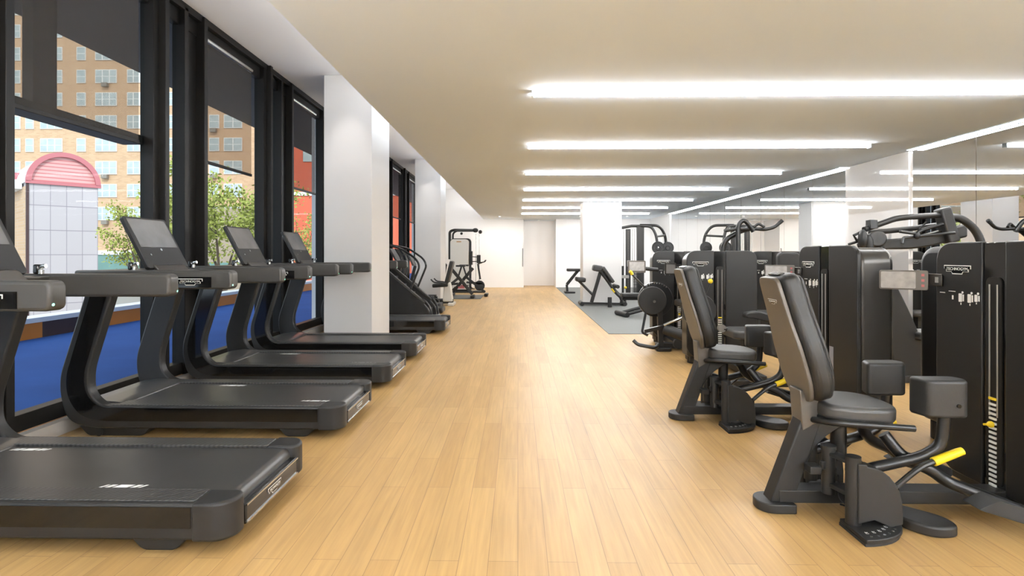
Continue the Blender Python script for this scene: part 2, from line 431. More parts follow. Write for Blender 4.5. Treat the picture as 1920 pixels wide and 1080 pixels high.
# window wall
wl = MB(); 
def solid(y0, y1): wl.box(WX - .24, WX + .02, y0, y1, 0, RZ)
solid(Y0, -1.2); solid(10.32, 13.0); solid(20.1, Y1)
wl.box(WX - .24, WX - .0, -1.2, 10.32, 0, .11); wl.box(WX - .24, WX, 13.0, 20.1, 0, .11)
struct(wl.build('wall_left', 'paint_white', smooth=0))
k = MB(); k.box(WX + .0, WX + .13, -1.2, 10.32, 0, .105); k.k = 1; k.box(WX + .0, WX + .06, -1.2, 10.32, .105, .112)
k.k = 0; k.box(WX, WX + .13, 13.0, 20.1, 0, .105)
struct(k.build('trim_3', ['kerb_white', 'kerb_wood'], smooth=0))

def window(n, y0, y1, last=False):
    """one wide light with its rails, the two coupled mullions after it and the narrow light between them"""
    ye = y0 + 2.41
    f = MB()
    f.box(WX - .05, WX + .06, y0 - .10, ye - .1, .11, .235)       # bottom rail
    f.box(WX - .05, WX + .09, y0 - .10, ye - .1, 4.02, 4.10)      # head
    f.box(WX - .05, WX + .03, y0 - .10, ye - .1, 3.86, 4.02)
    f.box(WX - .05, WX + .085, y1, y1 + .085, .11, 4.05)
    f.box(WX - .05, WX + .15, y1 + .085, y1 + .15, .11, 4.08)
    f.box(WX - .05, WX + .09, ye - .49, ye - .42, .11, 4.06)
    f.box(WX - .05, WX + .02, ye - .42, ye - .17, .11, 4.06)
    f.box(WX - .05, WX + .12, ye - .17, ye - .1, .11, 4.08)
    w = struct(f.build('window_%d' % n, 'frame_black', bevel=.004, segs=1))
    g = MB(); g.box(WX - .012, WX - .006, y0 - .1, y1, .235, 3.9); g.build('pane', 'glass', w, smooth=0)
    g = MB(); g.box(WX - .012, WX - .006, y1 + .15, ye - .49, .235, 3.9); g.build('pane', 'glass', w, smooth=0)
    return w
GA = 3.90
def outer_bars(w):
    g = MB(); g.box(WX - .12, WX - .03, 4.11, 4.33, 2.50, 3.95); g.build('mullion_post', 'frame_black', w, bevel=.004, segs=1)
    g = MB(); g.box(WX - .22, WX - .02, 3.80, 5.32, 2.47, 2.56); g.build('transom', 'frame_black', w, bevel=.004, segs=1)
wins = [(-.92, .5), (1.49, 2.9), (GA, 5.32), (GA + 2.41, 7.66), (GA + 4.82, 10.0)]
for i, (a, b_) in enumerate(wins):
    w_ = window(i + 1, a, b_)
    if i == 2: outer_bars(w_)
wins2 = [(13.2, 14.7), (15.61, 17.0), (18.02, 19.5)]
for i, (a, b_) in enumerate(wins2): window(i + 6, a, b_)

def roller_shade(y0, y1, label):
    t = root('roller_shade', (WX + .035, y0, 2.45), 0, label, 'window shade', 'dark see-through roller shades on the windows')
    MB().box(-.001, .001, 0.0, y1 - y0, .03, 1.42).build('shade_cloth', 'shade_cloth', t, smooth=0)
    MB().box(-.012, .012, 0.0, y1 - y0, 0, .035).build('bottom_bar', 'frame_black', t, bevel=.003, segs=1)
    MB().cyl((.0, 0.0, 1.44), (.0, y1 - y0, 1.44), .028, 14).build('roller_tube', 'silver', t)
    return t
roller_shade(1.50, 2.86, 'dark see-through roller shade on the window nearest the viewer')
roller_shade(3.82, 5.18, 'dark see-through roller shade on the first wide window, above the nearest treadmills')
roller_shade(6.25, 7.40, 'dark see-through roller shade on the second wide window, in front of the green tree')
roller_shade(8.66, 9.75, 'dark see-through roller shade on the window just before the first white column')
roller_shade(15.7, 16.9, 'dark see-through roller shade behind the first white column, above the stair climber')
roller_shade(18.1, 19.4, 'dark see-through roller shade beside the second white column')

# mirror wall: separate panels with fine joints
edges = [-3.1, -2.0, -.9, .2, 1.3, 2.4, 3.5, 4.6, 5.62, 6.73, 7.83, 9.32, 10.40, 11.5, 12.6, 13.7, 14.8, 15.9, 17.0, 18.1, 19.0, 19.95]
mtxt = 'tall frameless mirror panel on the right wall'
for i in range(len(edges) - 1):
    a, b_ = edges[i], edges[i + 1]
    if b_ < 2.5: continue
    col = abs(a - 7.83) < .01
    x = MX - (.03 if col else 0)
    o = MB().box(x, MX + .02, a + .004, b_ - .004, .02, CZ - .005).build('wall_mirror', 'glossy_panel' if col else 'mirror', smooth=0)
    order = ['first', 'second', 'third', 'fourth', 'fifth', 'sixth', 'seventh', 'eighth', 'ninth', 'tenth']
    nn = sum(1 for e in edges if 2.5 < e <= 7.83 and e > a) if a < 7.8 else None
    if col: tag(o, 'pale glossy panel on the right wall, where the slanting ceiling light strip is interrupted', 'mirror')
    elif a < 7.8: tag(o, 'tall mirror panel on the right wall, ' + order[nn - 1] + ' from the pale glossy panel towards the viewer', 'mirror', 'frameless mirror panels on the right wall')
    else: tag(o, 'tall mirror panel on the right wall, ' + order[sum(1 for e in edges if 9.3 < e <= a) - 1] + ' beyond the pale glossy panel', 'mirror', 'frameless mirror panels on the right wall')

# ------------------------------------------------------------------ light strips
names = {2: 'nearest light strip in view, running out of the photo to the right', 3: 'second light strip from the viewer', 4: 'third light strip from the viewer', 5: 'fourth light strip from the viewer',
         6: 'fifth light strip from the viewer, just above the middle column', 7: 'sixth light strip, crossing behind the middle column top', 8: 'farthest light strip, nearest to the far wall', 0: 'strip light directly over the viewer', 1: 'strip light just above the top edge of the photo'}
for i in range(2, 9):
    y = .03 + 2.44 * i
    t = root('ceiling_light', (2.385, y, CZ), 0, 'long thin white ' + names.get(i, 'ceiling strip light over the viewer'), 'ceiling light', 'parallel ceiling light strips')
    df = MB().box(-2.245, 2.245, -.030, .030, -.042, .0); df.m = [0, 1, 1, 1, 1, 1]; df.build('diffuser', ['led', 'led_side'], t, smooth=0)
    f = MB(); f.box(-2.262, -2.246, -.034, .034, -.052, .0); f.box(2.246, 2.262, -.034, .034, -.052, .0)
    f.build('end_cap', 'ceiling_paint', t, smooth=0)
for (a, b_, lab) in ((9.35, 19.9, 'long ceiling light strip running along the top of the mirrors, far part'), (Y0 + .5, 7.75, 'long ceiling light strip running along the top of the mirrors, near part')):
    t = root('strip_light', (5.45, (a + b_) / 2, CZ), 0, lab, 'ceiling light', 'strips along the mirror wall')
    L_ = (b_ - a) / 2
    MB().box(-.045, .045, -L_, L_, -.010, .004).build('diffuser', 'cove_led', t, smooth=0)
    f = MB(); f.box(-.05, -.046, -L_, L_, -.012, .003); f.box(.046, .05, -L_, L_, -.012, .003)
    f.build('light_trim', 'ceiling_paint', t, smooth=0)

for (a, b_, lab) in ((Y0 + .3, 10.5, 'added unseen light above the treadmills, lighting the high ceiling by the windows, near part'), (10.7, Y1 - .3, 'added unseen light by the windows, lighting the high ceiling, far part')):
    L_ = (b_ - a) / 2
    t = root('strip_light', (SX - .06, (a + b_) / 2, 3.30), 0, ' '.join(lab.split()[:15]), 'ceiling light', 'added lights in the window recess')  # unseen light and its ledge, added to brighten the recess ceiling
    MB().box(-.05, .06, -L_, L_, -.03, .0).build('ledge', 'ceiling_paint', t, smooth=0)
    MB().box(-.04, .03, -L_, L_, .0, .015).build('diffuser', 'added_recess_glow', t, smooth=0)
for x, w_ in ((-.2, 'left'), (2.0, 'middle'), (4.2, 'right')):  # unseen lights added behind the viewer to lift the ceiling
    t = root('added_fill_light', (x, Y0 + .12, 1.95), 0, w_ + ' of three added unseen fill lights on the wall behind the viewer', 'added light', 'added fill lights behind the viewer')
    MB().box(-1.0, 1.0, -.12, .06, -.05, .0).build('housing', 'ceiling_paint', t, bevel=.005)
    MB().box(-.98, .98, -.10, .04, .0, .01).build('diffuser', 'added_fill_glow', t, smooth=0)
for y, w_ in ((-1.7, 'farther'), (.8, 'nearer')):  # more unseen lights added, left and right of the viewer, for the ceiling
    for x, rz, side in ((MX - .10, 90, 'mirrored wall right'), (WX + .26, -90, 'low window kerb left')):
        t = root('added_fill_light', (x, y if x > 0 else y - .4, 2.15 if x > 0 else 1.55), R(rz), w_ + ' of two added fill lights by the ' + side + ' of the viewer', 'added light', 'added fill lights beside the viewer')
        MB().box(-1.1, 1.1, -.06, .08, -.05, .0).build('housing', 'ceiling_paint', t, bevel=.005)
        MB().box(-1.08, 1.08, -.05, .07, .0, .01).build('diffuser', 'added_side_glow', t, smooth=0)
def downlight(x, y, z, e, label, size=70, tilt=0):
    t = root('downlight', (x, y, z), 0, label, 'ceiling light', 'small round downlights')
    r = MB(); r.tube([(math.cos(2 * PI * k / 24) * .05, math.sin(2 * PI * k / 24) * .05, -.003) for k in range(24)], .006, 6, closed=True)
    r.build('ring', 'paint_white', t)
    MB().cyl((0, 0, -.002), (0, 0, .002), .043, 20).build('lens', 'downlight_led', t)
    ld = bpy.data.lights.new('downlight_lamp', 'SPOT'); ld.energy = e; ld.spot_size = R(size); ld.spot_blend = .8; ld.color = (1, .95, .9); ld.shadow_soft_size = .04
    lo = bpy.data.objects.new('downlight_lamp', ld); COL.objects.link(lo); lo.parent = t; lo.location = (0, 0, -.02)
    lo.rotation_euler = (tilt, 0, 0)
    return t
downlight(-2.55, 7.85, RZ, 24, 'small recessed downlight washing the face of the first white column')
downlight(-2.55, 15.2, RZ, 30, 'small recessed downlight washing the face of the second white column')
downlight(2.3, 14.95, CZ, 1.5, 'small recessed downlight washing the face of the middle column')
downlight(.9, 23.7, CZ, 14, 'small recessed downlight over the far door bay')
for x, w_ in ((-2.5, 'leftmost'), (-.7, 'second from left'), (2.4, 'second from right'), (4.2, 'rightmost')):  # lamps added to brighten the far wall
    downlight(x, 21.2, RZ if x < SX else CZ, 25 if x < SX else 65, 'added small downlight brightening the far wall, ' + w_ + ' of four', 150, R(25))
for y, w_ in ((1.5, 'beside the viewer'), (5.2, 'over the nearest treadmills'), (12.4, 'over the stair climber'), (18.6, 'over the spinning bikes')):
    downlight(-2.2, y, RZ, 42, 'small recessed downlight in the high ceiling ' + w_, 120)

# ------------------------------------------------------------------ treadmills
def treadmill():
    t = root('treadmill', (-2.415, 4.59, 0), 0, '', 'treadmill', 'treadmills facing the windows')
    W = .465
    outer = poly_fillet([(.93, .07), (-.84, .07), (-1.03, .12), (-1.085, .33), (-1.085, .47), (-.875, 1.14), (-.665, 1.14), (-.865, .50), (-.86, .335), (-.76, .238), (.93, .238)],
                        [0, .10, .12, .10, .12, 0, 0, .1, .08, .10, 0])
    for s in (-1, 1):
        y0, y1 = (-W, -W + .085) if s < 0 else (W - .085, W)
        fr = MB().prism(outer, y0, y1, 'y').build('side_frame', 'charcoal', t, bevel=.012)
        ys = (-W - .004, -W + .01) if s < 0 else (W - .01, W + .004)
        band = [(.90, .128), (-.76, .128), (-.92, .16), (-1.02, .30), (-1.035, .46), (-.83, 1.13), (-.705, 1.13), (-.90, .48), (-.885, .33), (-.78, .226), (.90, .226)]
        MB().prism(poly_fillet(band, [0, .1, .12, .1, .12, 0, 0, .1, .1, .1, 0]), *ys, 'y').build('side_panel', 'gloss_black', fr)
        # inner footrail
        rl = [(.90, .225), (-.80, .225), (-.80, .243), (.90, .243)]
        ya, yb = (-W + .03, -.305) if s < 0 else (.305, W - .03)
        MB().prism(rl, ya, yb, 'y').build('foot_rail', 'rail_ribbed', t, bevel=.003, segs=2)
    # deck core and motor cover
    MB().box(-1.0, .98, -.38, .38, .075, .205).build('deck', 'charcoal', t, bevel=.01)
    mc = poly_fillet([(-1.03, .14), (-.64, .14), (-.64, .238), (-.70, .252), (-.86, .262), (-1.03, .24)], [0, 0, .01, .03, .03, .03])
    MB().prism(mc, -.385, .385, 'y').build('motor_cover', 'hood_grey', t, bevel=.006)
    b = MB(); b.box(-.66, 1.0, -.30, .30, .19, .229); b.cyl((1.0, -.30, .184), (1.0, .30, .184), .045, 24)
    belt = b.build('running_belt', 'belt', t)
    # rear end: rounded corner caps with a lower bar between them
    for s in (-1, 1):
        P = [(.90, .30), (1.055, .30), (1.085, .33), (1.085, .40), (1.03, .468), (.90, .468)]
        P = poly_fillet(P, [0, .02, .02, .06, .08, 0])
        P = [(x, y * s) for x, y in P]
        MB().prism(P, .062, .243, 'z').build('rear_cap', 'charcoal', t, bevel=.014)
    r = MB(); r.box(1.02, 1.082, -.31, .31, .07, .175); rb = r.build('rear_bar', 'gloss_black', t, bevel=.01)
    s_ = MB()
    for z in (.082, .168): s_.box(1.08, 1.088, -.31, .31, z - .004, z + .004)
    s_.build('silver_trim', 'silver', rb, smooth=0)
    logo(rb, frame_T((1.084, 0, .125), (0, 1, 0), (0, 0, 1)), .16)
    # arms
    for s in (-1, 1):
        yo = s * .435
        prof = rrect(-.96, .255, 1.132, 1.275, .035, 5, (0, 1, 1, 0))
        a = MB().prism(prof, yo - .05, yo + .05, 'y').build('arm', 'grey_arm', t, bevel=.018)
        ys = yo + s * .05
        MB().box(-.80, .10, ys - .003, ys + .003, 1.145, 1.225).build('arm_panel', 'gloss_black', a, smooth=0)
        xd = (1, 0, 0) if s < 0 else (-1, 0, 0)
        logo(a, frame_T((-.06, ys + s * .0032, 1.187), xd, (0, 0, 1)), .19)
        MB().sphere((.25, yo + s * .03, 1.165), .010, .6).build('indicator_light', 'green_led', a)
        lv = MB(); lv.cyl((-.56, s * .39, 1.275), (-.56, s * .39, 1.30), .016, 12); lv.tube([(-.57, s * .39, 1.30), (-.555, s * .39, 1.322), (-.53, s * .39, 1.325)], .013, 10, fillet=.01)
        lv.build('speed_lever', 'silver', t)
        lv = MB(); lv.box(-.60, -.565, s * .39 - .02, s * .39 + .02, 1.275, 1.335); lv.build('lever_shield', 'gloss_black', t, bevel=.01)
    cb = poly_fillet([(-.97, 1.14), (-.62, 1.14), (-.52, 1.20), (-.50, 1.262), (-.97, 1.272)], [0, .05, .04, .01, .02])
    MB().prism(cb, -.39, .39, 'y').build('console_base', 'grey_arm', t, bevel=.01)
    # screen
    p0 = Vector((-.525, 0, 1.285)); p1 = Vector((-.745, 0, 1.705)); up = (p1 - p0).normalized()
    T = frame_T(((p0 + p1) / 2)[:], (0, 1, 0), up[:])   # x = width, y = up the screen, z = towards the runner
    H = (p1 - p0).length / 2
    sc_ = MB().prism(rrect(-.265, .265, -H, H, .022, 5), -.036, .0, 'z').build('screen_housing', 'charcoal', t, bevel=.006, T=T)
    MB().prism(rrect(-.235, .235, -.045, H - .02, .006, 3), .0, .0025, 'z').build('display', 'display_glass', sc_, T=T)
    dd = MB(); dd.cyl((0, -.068, 0), (0, -.068, .003), .011, 14); dd.cyl((-.16, -.115, 0), (-.16, -.115, .003), .008, 12); dd.build('button', 'silver', sc_, T=T)
    MB().prism([(-.50, 1.24), (-.46, 1.24), (-.53, 1.31), (-.57, 1.31)], -.20, .20, 'y').build('screen_stand', 'rim_metal', t, bevel=.008)
    # feet
    for s in (-1, 1):
        yc = s * .36
        for x0, x1, nm in ((.57, .87, 'rear_foot'), (-.97, -.40, 'front_foot')):
            P = poly_fillet([(x0, .075), (x0 + .07, .0), (x1 - .07, .0), (x1, .075)], [0, .03, .03, 0])
            ft = MB().prism(P, yc - .06, yc + .06, 'y').build(nm, 'charcoal', t, bevel=.006)
            if x0 < 0:
                MB().cyl((-.80, s * .425, .03), (-.80, s * .44, .03), .028, 16).build('wheel', 'rubber', ft)
    return t, belt
def belt_marks(belt, xs):
    for (x, y) in xs:
        m_ = MB()
        for a, b_ in ((-.105, -.092), (-.078, -.052), (-.036, .036), (.052, .078), (.092, .105)):
            k = .012
            m_.prism([(x + a - k, y - .016), (x + b_ - k, y - .016), (x + b_ + k, y + .016), (x + a + k, y + .016)], .229, .2297, 'z')
        m_.build('belt_mark', 'white_print', belt, smooth=0)

tm, belt = treadmill()
def find(o, nm): return [c for c in o.children if c.name.split('.')[0] == nm][0]
spots = [(4.59, 'black treadmill, second nearest, its screen and lettered arm fully in view', [(-.12, .25), (.80, -.25)]),
         (2.98, 'black treadmill nearest the viewer, cut off by the left photo edge', [(-.50, .25), (.43, -.25)]),
         (6.13, 'black treadmill, third from the viewer, in front of the window with the green tree', [(-.25, .25), (.72, -.25)]),
         (7.58, 'black treadmill with its deck ending against the first white column', [(.60, -.25)]),
         (10.0, 'black treadmill just behind the first white column, only the rear of its deck showing', [])]
tms = [tm] + [copy_tree(tm) for _ in spots[1:]]
for o, (y, lab, mk) in zip(tms, spots):
    o.location = (-2.415 + (.055 if y > 9 else 0), y, 0); o['label'] = lab
    belt_marks(find(o, 'running_belt'), mk)

# ------------------------------------------------------------------ weight towers
def tower(parent, X, Y, rot, mirror_side=False, z1=1.47, display=True, plain=False):
    """two shield halves with a slot and the weight stack, body behind; local -y is the front"""
    T = Matrix.Translation((X, Y, 0)) @ Matrix.Rotation(rot, 4, 'Z')
    hw = .44; z0 = .09
    body = rrect(-hw + .02, hw - .02, z0, z1 - .02, .13, 8, (0, 0, 1, 1))
    MB().prism(body, .035, .30, 'y').build('tower_body', 'rim_metal', parent, bevel=.035, segs=4, T=T)
    L = poly_fillet([(-hw, z0 + .10), (-hw + .10, z0), (-.10, z0), (-.10, z1), (-hw, z1)], [.05, .05, 0, 0, .13], 8)
    l = MB().prism(L, .0, .035, 'y').build('front_shield', 'shield', parent, bevel=.008, T=T)
    Rr = [(-x + .0, z) for x, z in L][::-1]
    Rr = [(x if x > hw * .9 or x > .2 else .05, z) for x, z in Rr]
    r = MB().prism(Rr, .0, .035, 'y').build('front_shield', 'shield', parent, bevel=.008, T=T)
    MB().box(-.10, .05, .012, .05, z0, z1 - .006).build('slot_surround', 'gloss_black', parent, bevel=.003, segs=1, T=T)
    # recessed slot with rods and plates
    MB().prism(rrect(-.075, .025, .12, z1 - .20, .03, 4), .004, .011, 'y').build('slot_recess', 'frame_black', parent, T=T)
    rd = MB(); rd.cyl((-.05, .002, .5), (-.05, .002, z1 - .24), .004, 8); rd.cyl((.0, .002, .5), (.0, .002, z1 - .24), .004, 8)
    rd.build('guide_rod', 'stack_steel', parent, T=T)
    for k in range(18):
        z = .085 + k * .0262 + .03
        p = MB().box(-.048, -.004, -.004, .003, z, z + .012).build('weight_plate', 'white_print', parent, smooth=0, T=T)
    pn = MB(); pn.sphere((-.026, -.012, .115 + 13 * .0262), .018, 1, 1, 1, 12, 8); pn.cyl((-.026, -.012, .115 + 13 * .0262), (-.026, -.05, .115 + 13 * .0262), .006, 8)
    pn.build('selector_pin', 'yellow', parent, T=T)
    MB().box(-.05, .0, -.006, .003, .59, .605).build('stack_top', 'yellow', parent, bevel=.002, segs=1, T=T)
    logo(l, T @ frame_T((-.27, -.001, z1 - .165), (1, 0, 0), (0, 0, 1)), .20)
    # pictograms: small standing and seated figures
    for k, (px, big) in enumerate(((-.24, 1), (-.175, 1), (-.13, .8), (-.405 + .02, .35))):
        pg = MB(); z = z1 - .31
        if k < 3:
            pg.prism(rrect(px - .020 * big, px + .004, z - .045 * big, z + .005, .004, 2), -.002, 0, 'y')
            pg.cyl((px + .008, -.002, z + .012), (px + .008, 0, z + .012), .007, 10)
            pg.box(px + .009, px + .018, -.002, 0, z - .04 * big, z)
            pg.box(px - .006, px - .001, -.002, 0, z - .062 * big, z - .05 * big)
        else:
            pg.box(px - .02, px + .02, -.002, 0, z, z + .004)
            pg.box(px + .05, px + .10, -.002, 0, z + .012, z + .016); pg.box(px + .075, px + .085, -.002, 0, z - .035, z - .01)
        pg.build('pictogram', 'white_print', l, smooth=0, T=T)
    ft = MB()
    for x in (-.33, .33): ft.cyl((x, .14, 0), (x, .14, .10), .06, 20)
    ft.box(-hw + .06, hw - .06, .05, .27, .03, .10)
    ft.build('tower_foot', 'charcoal', parent, bevel=.006, T=T)
    if display:
        br = MB(); br.prism([(-hw - .075, 1.20), (-hw + .06, 1.20), (-hw + .06, 1.275), (-hw - .075, 1.275)], -.012, -.002, 'y')
        b_ = br.build('display_bracket', 'rim_metal', parent, bevel=.004, segs=2, T=T)
        kn = MB(); kn.box(-hw + .015, -hw + .045, -.018, -.012, 1.22, 1.255); kn.build('bracket_badge', 'silver', b_, smooth=0, T=T)
        Ts = T @ Matrix.Translation((-hw - .075, -.007, 1.232)) @ Matrix.Rotation(R(-38 + 90), 4, 'Z')
        Ts = T @ Matrix.Translation((-hw - .05, -.01, 1.232)) @ Matrix.Rotation(R(55), 4, 'Z')
        s_ = MB().prism(rrect(-.26, .0, -.065, .062, .012, 4), -.012, .0, 'y').build('display_housing', 'warm_grey', parent, bevel=.003, segs=2, T=Ts)
        MB().prism(rrect(-.25, -.065, -.055, .052, .006, 2), -.0135, -.012, 'y').build('screen', 'tablet_screen', s_, T=Ts)
        ic = MB()
        for r_ in range(3): ic.box(-.036, -.020, -.0135, -.012, -.044 + r_ * .034, -.028 + r_ * .034)
        ic.build('side_button', 'red_print', s_, smooth=0, T=Ts)

# ------------------------------------------------------------------ hip machine (seat with knee pads) + tower
def cushion(poly, lo, hi, axis, name, mt, parent, T=None, r=.025):
    return MB().prism(poly, lo, hi, axis, T=T).build(name, mt, parent, bevel=r, segs=4)

def hip_machine():
    t = root('hip_abductor_machine', (1.6, 3.07, 0), 0, '', 'gym machine', 'seated hip machines with knee pads')
    ox = 1.6
    X = lambda x: x - ox
    # ---- base
    b = MB(); b.box(X(1.42), X(3.0), -.055, .055, .045, .115); base = b.build('base_beam', 'charcoal', t, bevel=.006)
    f = MB(); f.prism(rrect(X(1.31), X(1.50), -.09, .09, .085, 8, (1, 0, 0, 1)), 0, .05, 'z'); f.build('foot_plate', 'charcoal', t, bevel=.006)
    # ---- back post: leaning leg then up to the backrest
    lg = MB(); lg.prism([(X(1.375), .045), (X(1.50), .045), (X(1.655), .50), (X(1.545), .50)], -.05, .05, 'y')
    lg.build('rear_leg', 'charcoal', t, bevel=.008)
    gus = MB(); gus.prism(poly_fillet([(X(1.50), .06), (X(1.62), .37), (X(1.80), .485), (X(1.80), .515), (X(1.56), .515), (X(1.53), .45)], [0, .12, .05, 0, 0, 0]), -.045, .045, 'y')
    gus.build('seat_beam', 'charcoal', t, bevel=.006)
    pl = MB(); pl.prism([(X(1.545), .44), (X(1.655), .50), (X(1.62), .66), (X(1.53), .66)], -.06, .06, 'y'); pl.build('back_post', 'warm_grey', t, bevel=.006)
    # ---- backrest: shell (warm grey back) and pad
    p0 = Vector((X(1.575), 0, .60)); p1 = Vector((X(1.385), 0, 1.275)); up = (p1 - p0).normalized()
    T = frame_T(((p0 + p1) / 2)[:], (0, 1, 0), up[:]); H = (p1 - p0).length / 2
    # z axis of T points: (0,1,0) x up
    shell = poly_fillet([(-.11, -H), (.11, -H), (.165, -H * .70), (.165, -H * .15), (.135, H * .25), (.115, H), (-.115, H), (-.135, H * .25), (-.165, -H * .15), (-.165, -H * .70)], [.03, .03, .08, .08, .08, .05, .05, .08, .08, .08])
    sgn = 1 if T.to_3x3().col[2].x > 0 else -1
    sh = MB().prism([(x * .92, y * .99) for x, y in shell], -.012 * sgn, .012 * sgn, 'z', T=T).build('back_shell', 'warm_grey', t, bevel=.005, segs=2)
    logo(sh, frame_T((p0 + (p1 - p0) * .80 - Vector((T.to_3x3().col[2].x * .0125, 0, T.to_3x3().col[2].z * .0125)) * sgn)[:], (0, -1, 0), up[:]), .10)
    pad = MB().prism([(x * 1.12, y) for x, y in shell], .012 * sgn, .115 * sgn, 'z', T=T).build('backrest', 'leather', t, bevel=.035, segs=5)
    rg = MB(); rg.prism([(x * .92, y * .93 + .0) for x, y in shell], .110 * sgn, .135 * sgn, 'z', T=T); rg.build('back_cushion', 'leather', pad, bevel=.02, segs=4)
    rc = MB(); rc.prism(rrect(-.07, .07, -.02, .02, .018, 5), 0, .006, 'z'); rc.build('grip_slot', 'gloss_black', pad, T=frame_T((p1 + Vector((.045, 0, .012)))[:], (0, 1, 0), (-1, 0, -.28)))
    # ---- seat
    sp = poly_fillet([(X(1.62), -.17), (X(1.80), -.205), (X(1.95), -.19), (X(2.02), -.10), (X(2.02), .10), (X(1.95), .19), (X(1.80), .205), (X(1.62), .17)], [.06, .1, .08, .08, .08, .08, .1, .06])
    Ts = Matrix.Translation((X(1.62), 0, .525)) @ Matrix.Rotation(R(2.5), 4, 'Y')
    seat = MB().prism([(x - X(1.62), y) for x, y in sp], 0, .085, 'z', T=Ts).build('seat', 'seat_cover', t, bevel=.026, segs=5)
    MB().prism([((x - X(1.62)) * .97, y * .97) for x, y in sp], -.012, .004, 'z', T=Ts).build('seat_pan', 'charcoal', seat, bevel=.004, segs=2)
    for s in (-1, 1):
        MB().tube([(X(1.60), s * .05, .50), (X(1.63), s * .205, .53), (X(1.72), s * .215, .525), (X(2.03), s * .215, .505)], .017, 12, fillet=.05).build('side_handle', 'tube_black', t)
    MB().cyl((X(1.77), 0, .27), (X(1.77), 0, .53), .040, 24).build('seat_post', 'tube_black', t)
    # ---- pivot group
    for s in (-1, 1):
        y = s * .10
        pv = MB(); pv.cyl((X(1.665), y * .9, .12), (X(1.665), y * .9, .36), .034, 20); pv.cyl((X(1.665), y * .9, .355), (X(1.665), y * .9, .375), .038, 20); pv.build('pivot_post', 'charcoal', t)
        for za, zb in ((.325, .345), (.16, .185)):
            MB().prism([(X(1.645), y * .9), (X(1.70), y * .9), (X(1.76), y * 2.3), (X(1.68), y * 2.3)], za, zb, 'z').build('pivot_bracket', 'charcoal', t, bevel=.004, segs=2)
        # swing housing: quarter shell standing over the numbered plate
        yq = s * .25
        q = [(X(1.70), .05), (X(1.70), .35), (X(1.745), .345)]
        for k in range(8):
            a = R(90 - 90 * k / 7); q.append((X(1.745) + .175 * math.cos(a), .12 + .215 * math.sin(a)))
        q += [(X(1.92), .05), (X(1.86), .035), (X(1.78), .07)]
        MB().prism(q, yq - .045, yq + .045, 'y').build('arm_housing', 'charcoal', t, bevel=.016)
        MB().box(X(1.875), X(1.925), yq - .014, yq + .014, .15, .235).build('housing_slot', 'gloss_black', t, bevel=.01)
        MB().cyl((X(1.70), yq, .03), (X(1.70), yq, .375), .036, 20).build('housing_pivot', 'charcoal', t)
        fan = [(X(1.66), s * .20)]
        for k in range(13):
            a = R(-6 + 96 * k / 12); fan.append((X(1.66) + .285 * math.cos(a), s * (.20 + .22 * math.sin(a))))
        pt = MB().prism(fan, .016, .036, 'z').build('numbered_plate', 'charcoal', t, bevel=.004, segs=2)
        MB().prism([(X(1.66) + (x - X(1.66)) * .97, y_ * .985) for x, y_ in fan], .0, .016, 'z').build('plate_rim', 'rubber', pt)
        hl = MB()
        for k in range(9):
            a = R(8 + 9 * k); hl.cyl((X(1.66) + .255 * math.cos(a), s * (.20 + .19 * math.sin(a)), .036), (X(1.66) + .255 * math.cos(a), s * (.20 + .19 * math.sin(a)), .0375), .006, 10)
        hl.build('position_hole', 'silver', pt)
        nb = MB()
        for k in range(7):
            a = R(12 + 11 * k); cx, cy = X(1.66) + .215 * math.cos(a), s * (.20 + .155 * math.sin(a))
            nb.box(cx - .007, cx - .004, cy - .008, cy + .008, .036, .0368); nb.box(cx - .002, cx + .006, cy - .008, cy - .005, .036, .0368); nb.box(cx - .002, cx + .006, cy + .003, cy + .006, .036, .0368)
        nb.build('scale_marks', 'white_print', pt, smooth=0)
        arm = MB(); arm.tube([(X(1.72), s * .17, .255), (X(2.08), s * .20, .355), (X(2.165), s * .22, .42), (X(2.18), s * .22, .60)], .028, 14, fillet=.10)
        arm.build('swing_arm', 'tube_black', t)
        cr = MB(); cr.tube([(X(1.86), s * .25, .175), (X(2.0), s * .25, .295), (X(2.05), s * .25, .33), (X(2.22), s * .25, .395)], .015, 10, fillet=.05); cr.build('release_lever', 'tube_black', t)
        g = MB(); g.tube([(X(2.10), s * .25, .348), (X(2.225), s * .25, .398), (X(2.245), s * .25, .405)], .022, 12, r2=.019); g.build('yellow_grip', 'yellow', t)
        pp = poly_fillet([(X(2.03), -.06), (X(2.25), -.06), (X(2.28), .0), (X(2.25), .065), (X(2.06), .055)], [.03, .04, .03, .04, .03])
        kp = MB().prism([(x, s * y_ + s * .22) for x, y_ in pp], .575, .765, 'z').build('knee_pad', 'leather', t, bevel=.04, segs=4)
        MB().cyl((X(2.20), s * .29, .64), (X(2.20), s * .262, .64), .010, 10).build('pad_bolt', 'gloss_black', kp)
        # foot rest tube and peg
        fr = MB(); fr.tube([(X(1.95), s * .10, .44), (X(2.02), s * .14, .33), (X(2.16), s * .16, .27), (X(2.22), s * .17, .22), (X(2.52), s * .30, .115)], .030, 14, fillet=.10)
        fr.build('footrest_tube', 'tube_black', t)
        fp = [(X(2.24), .155), (X(2.50), .075), (X(2.58), .075), (X(2.58), .125), (X(2.34), .20)]
        MB().prism(poly_fillet(fp, .015, 3), s * .30 - .055, s * .30 + .055, 'y').build('footrest', 'rubber', t, bevel=.012)
        # low round foot next to the beam
    MB().prism(poly_fillet([(X(1.93), -.05), (X(2.03), -.05), (X(2.19), -.20), (X(2.19), -.32), (X(2.05), -.34), (X(1.96), -.24)], [.02, .02, .08, .10, .08, .06]), .0, .055, 'z').build('front_foot', 'charcoal', t, bevel=.018)
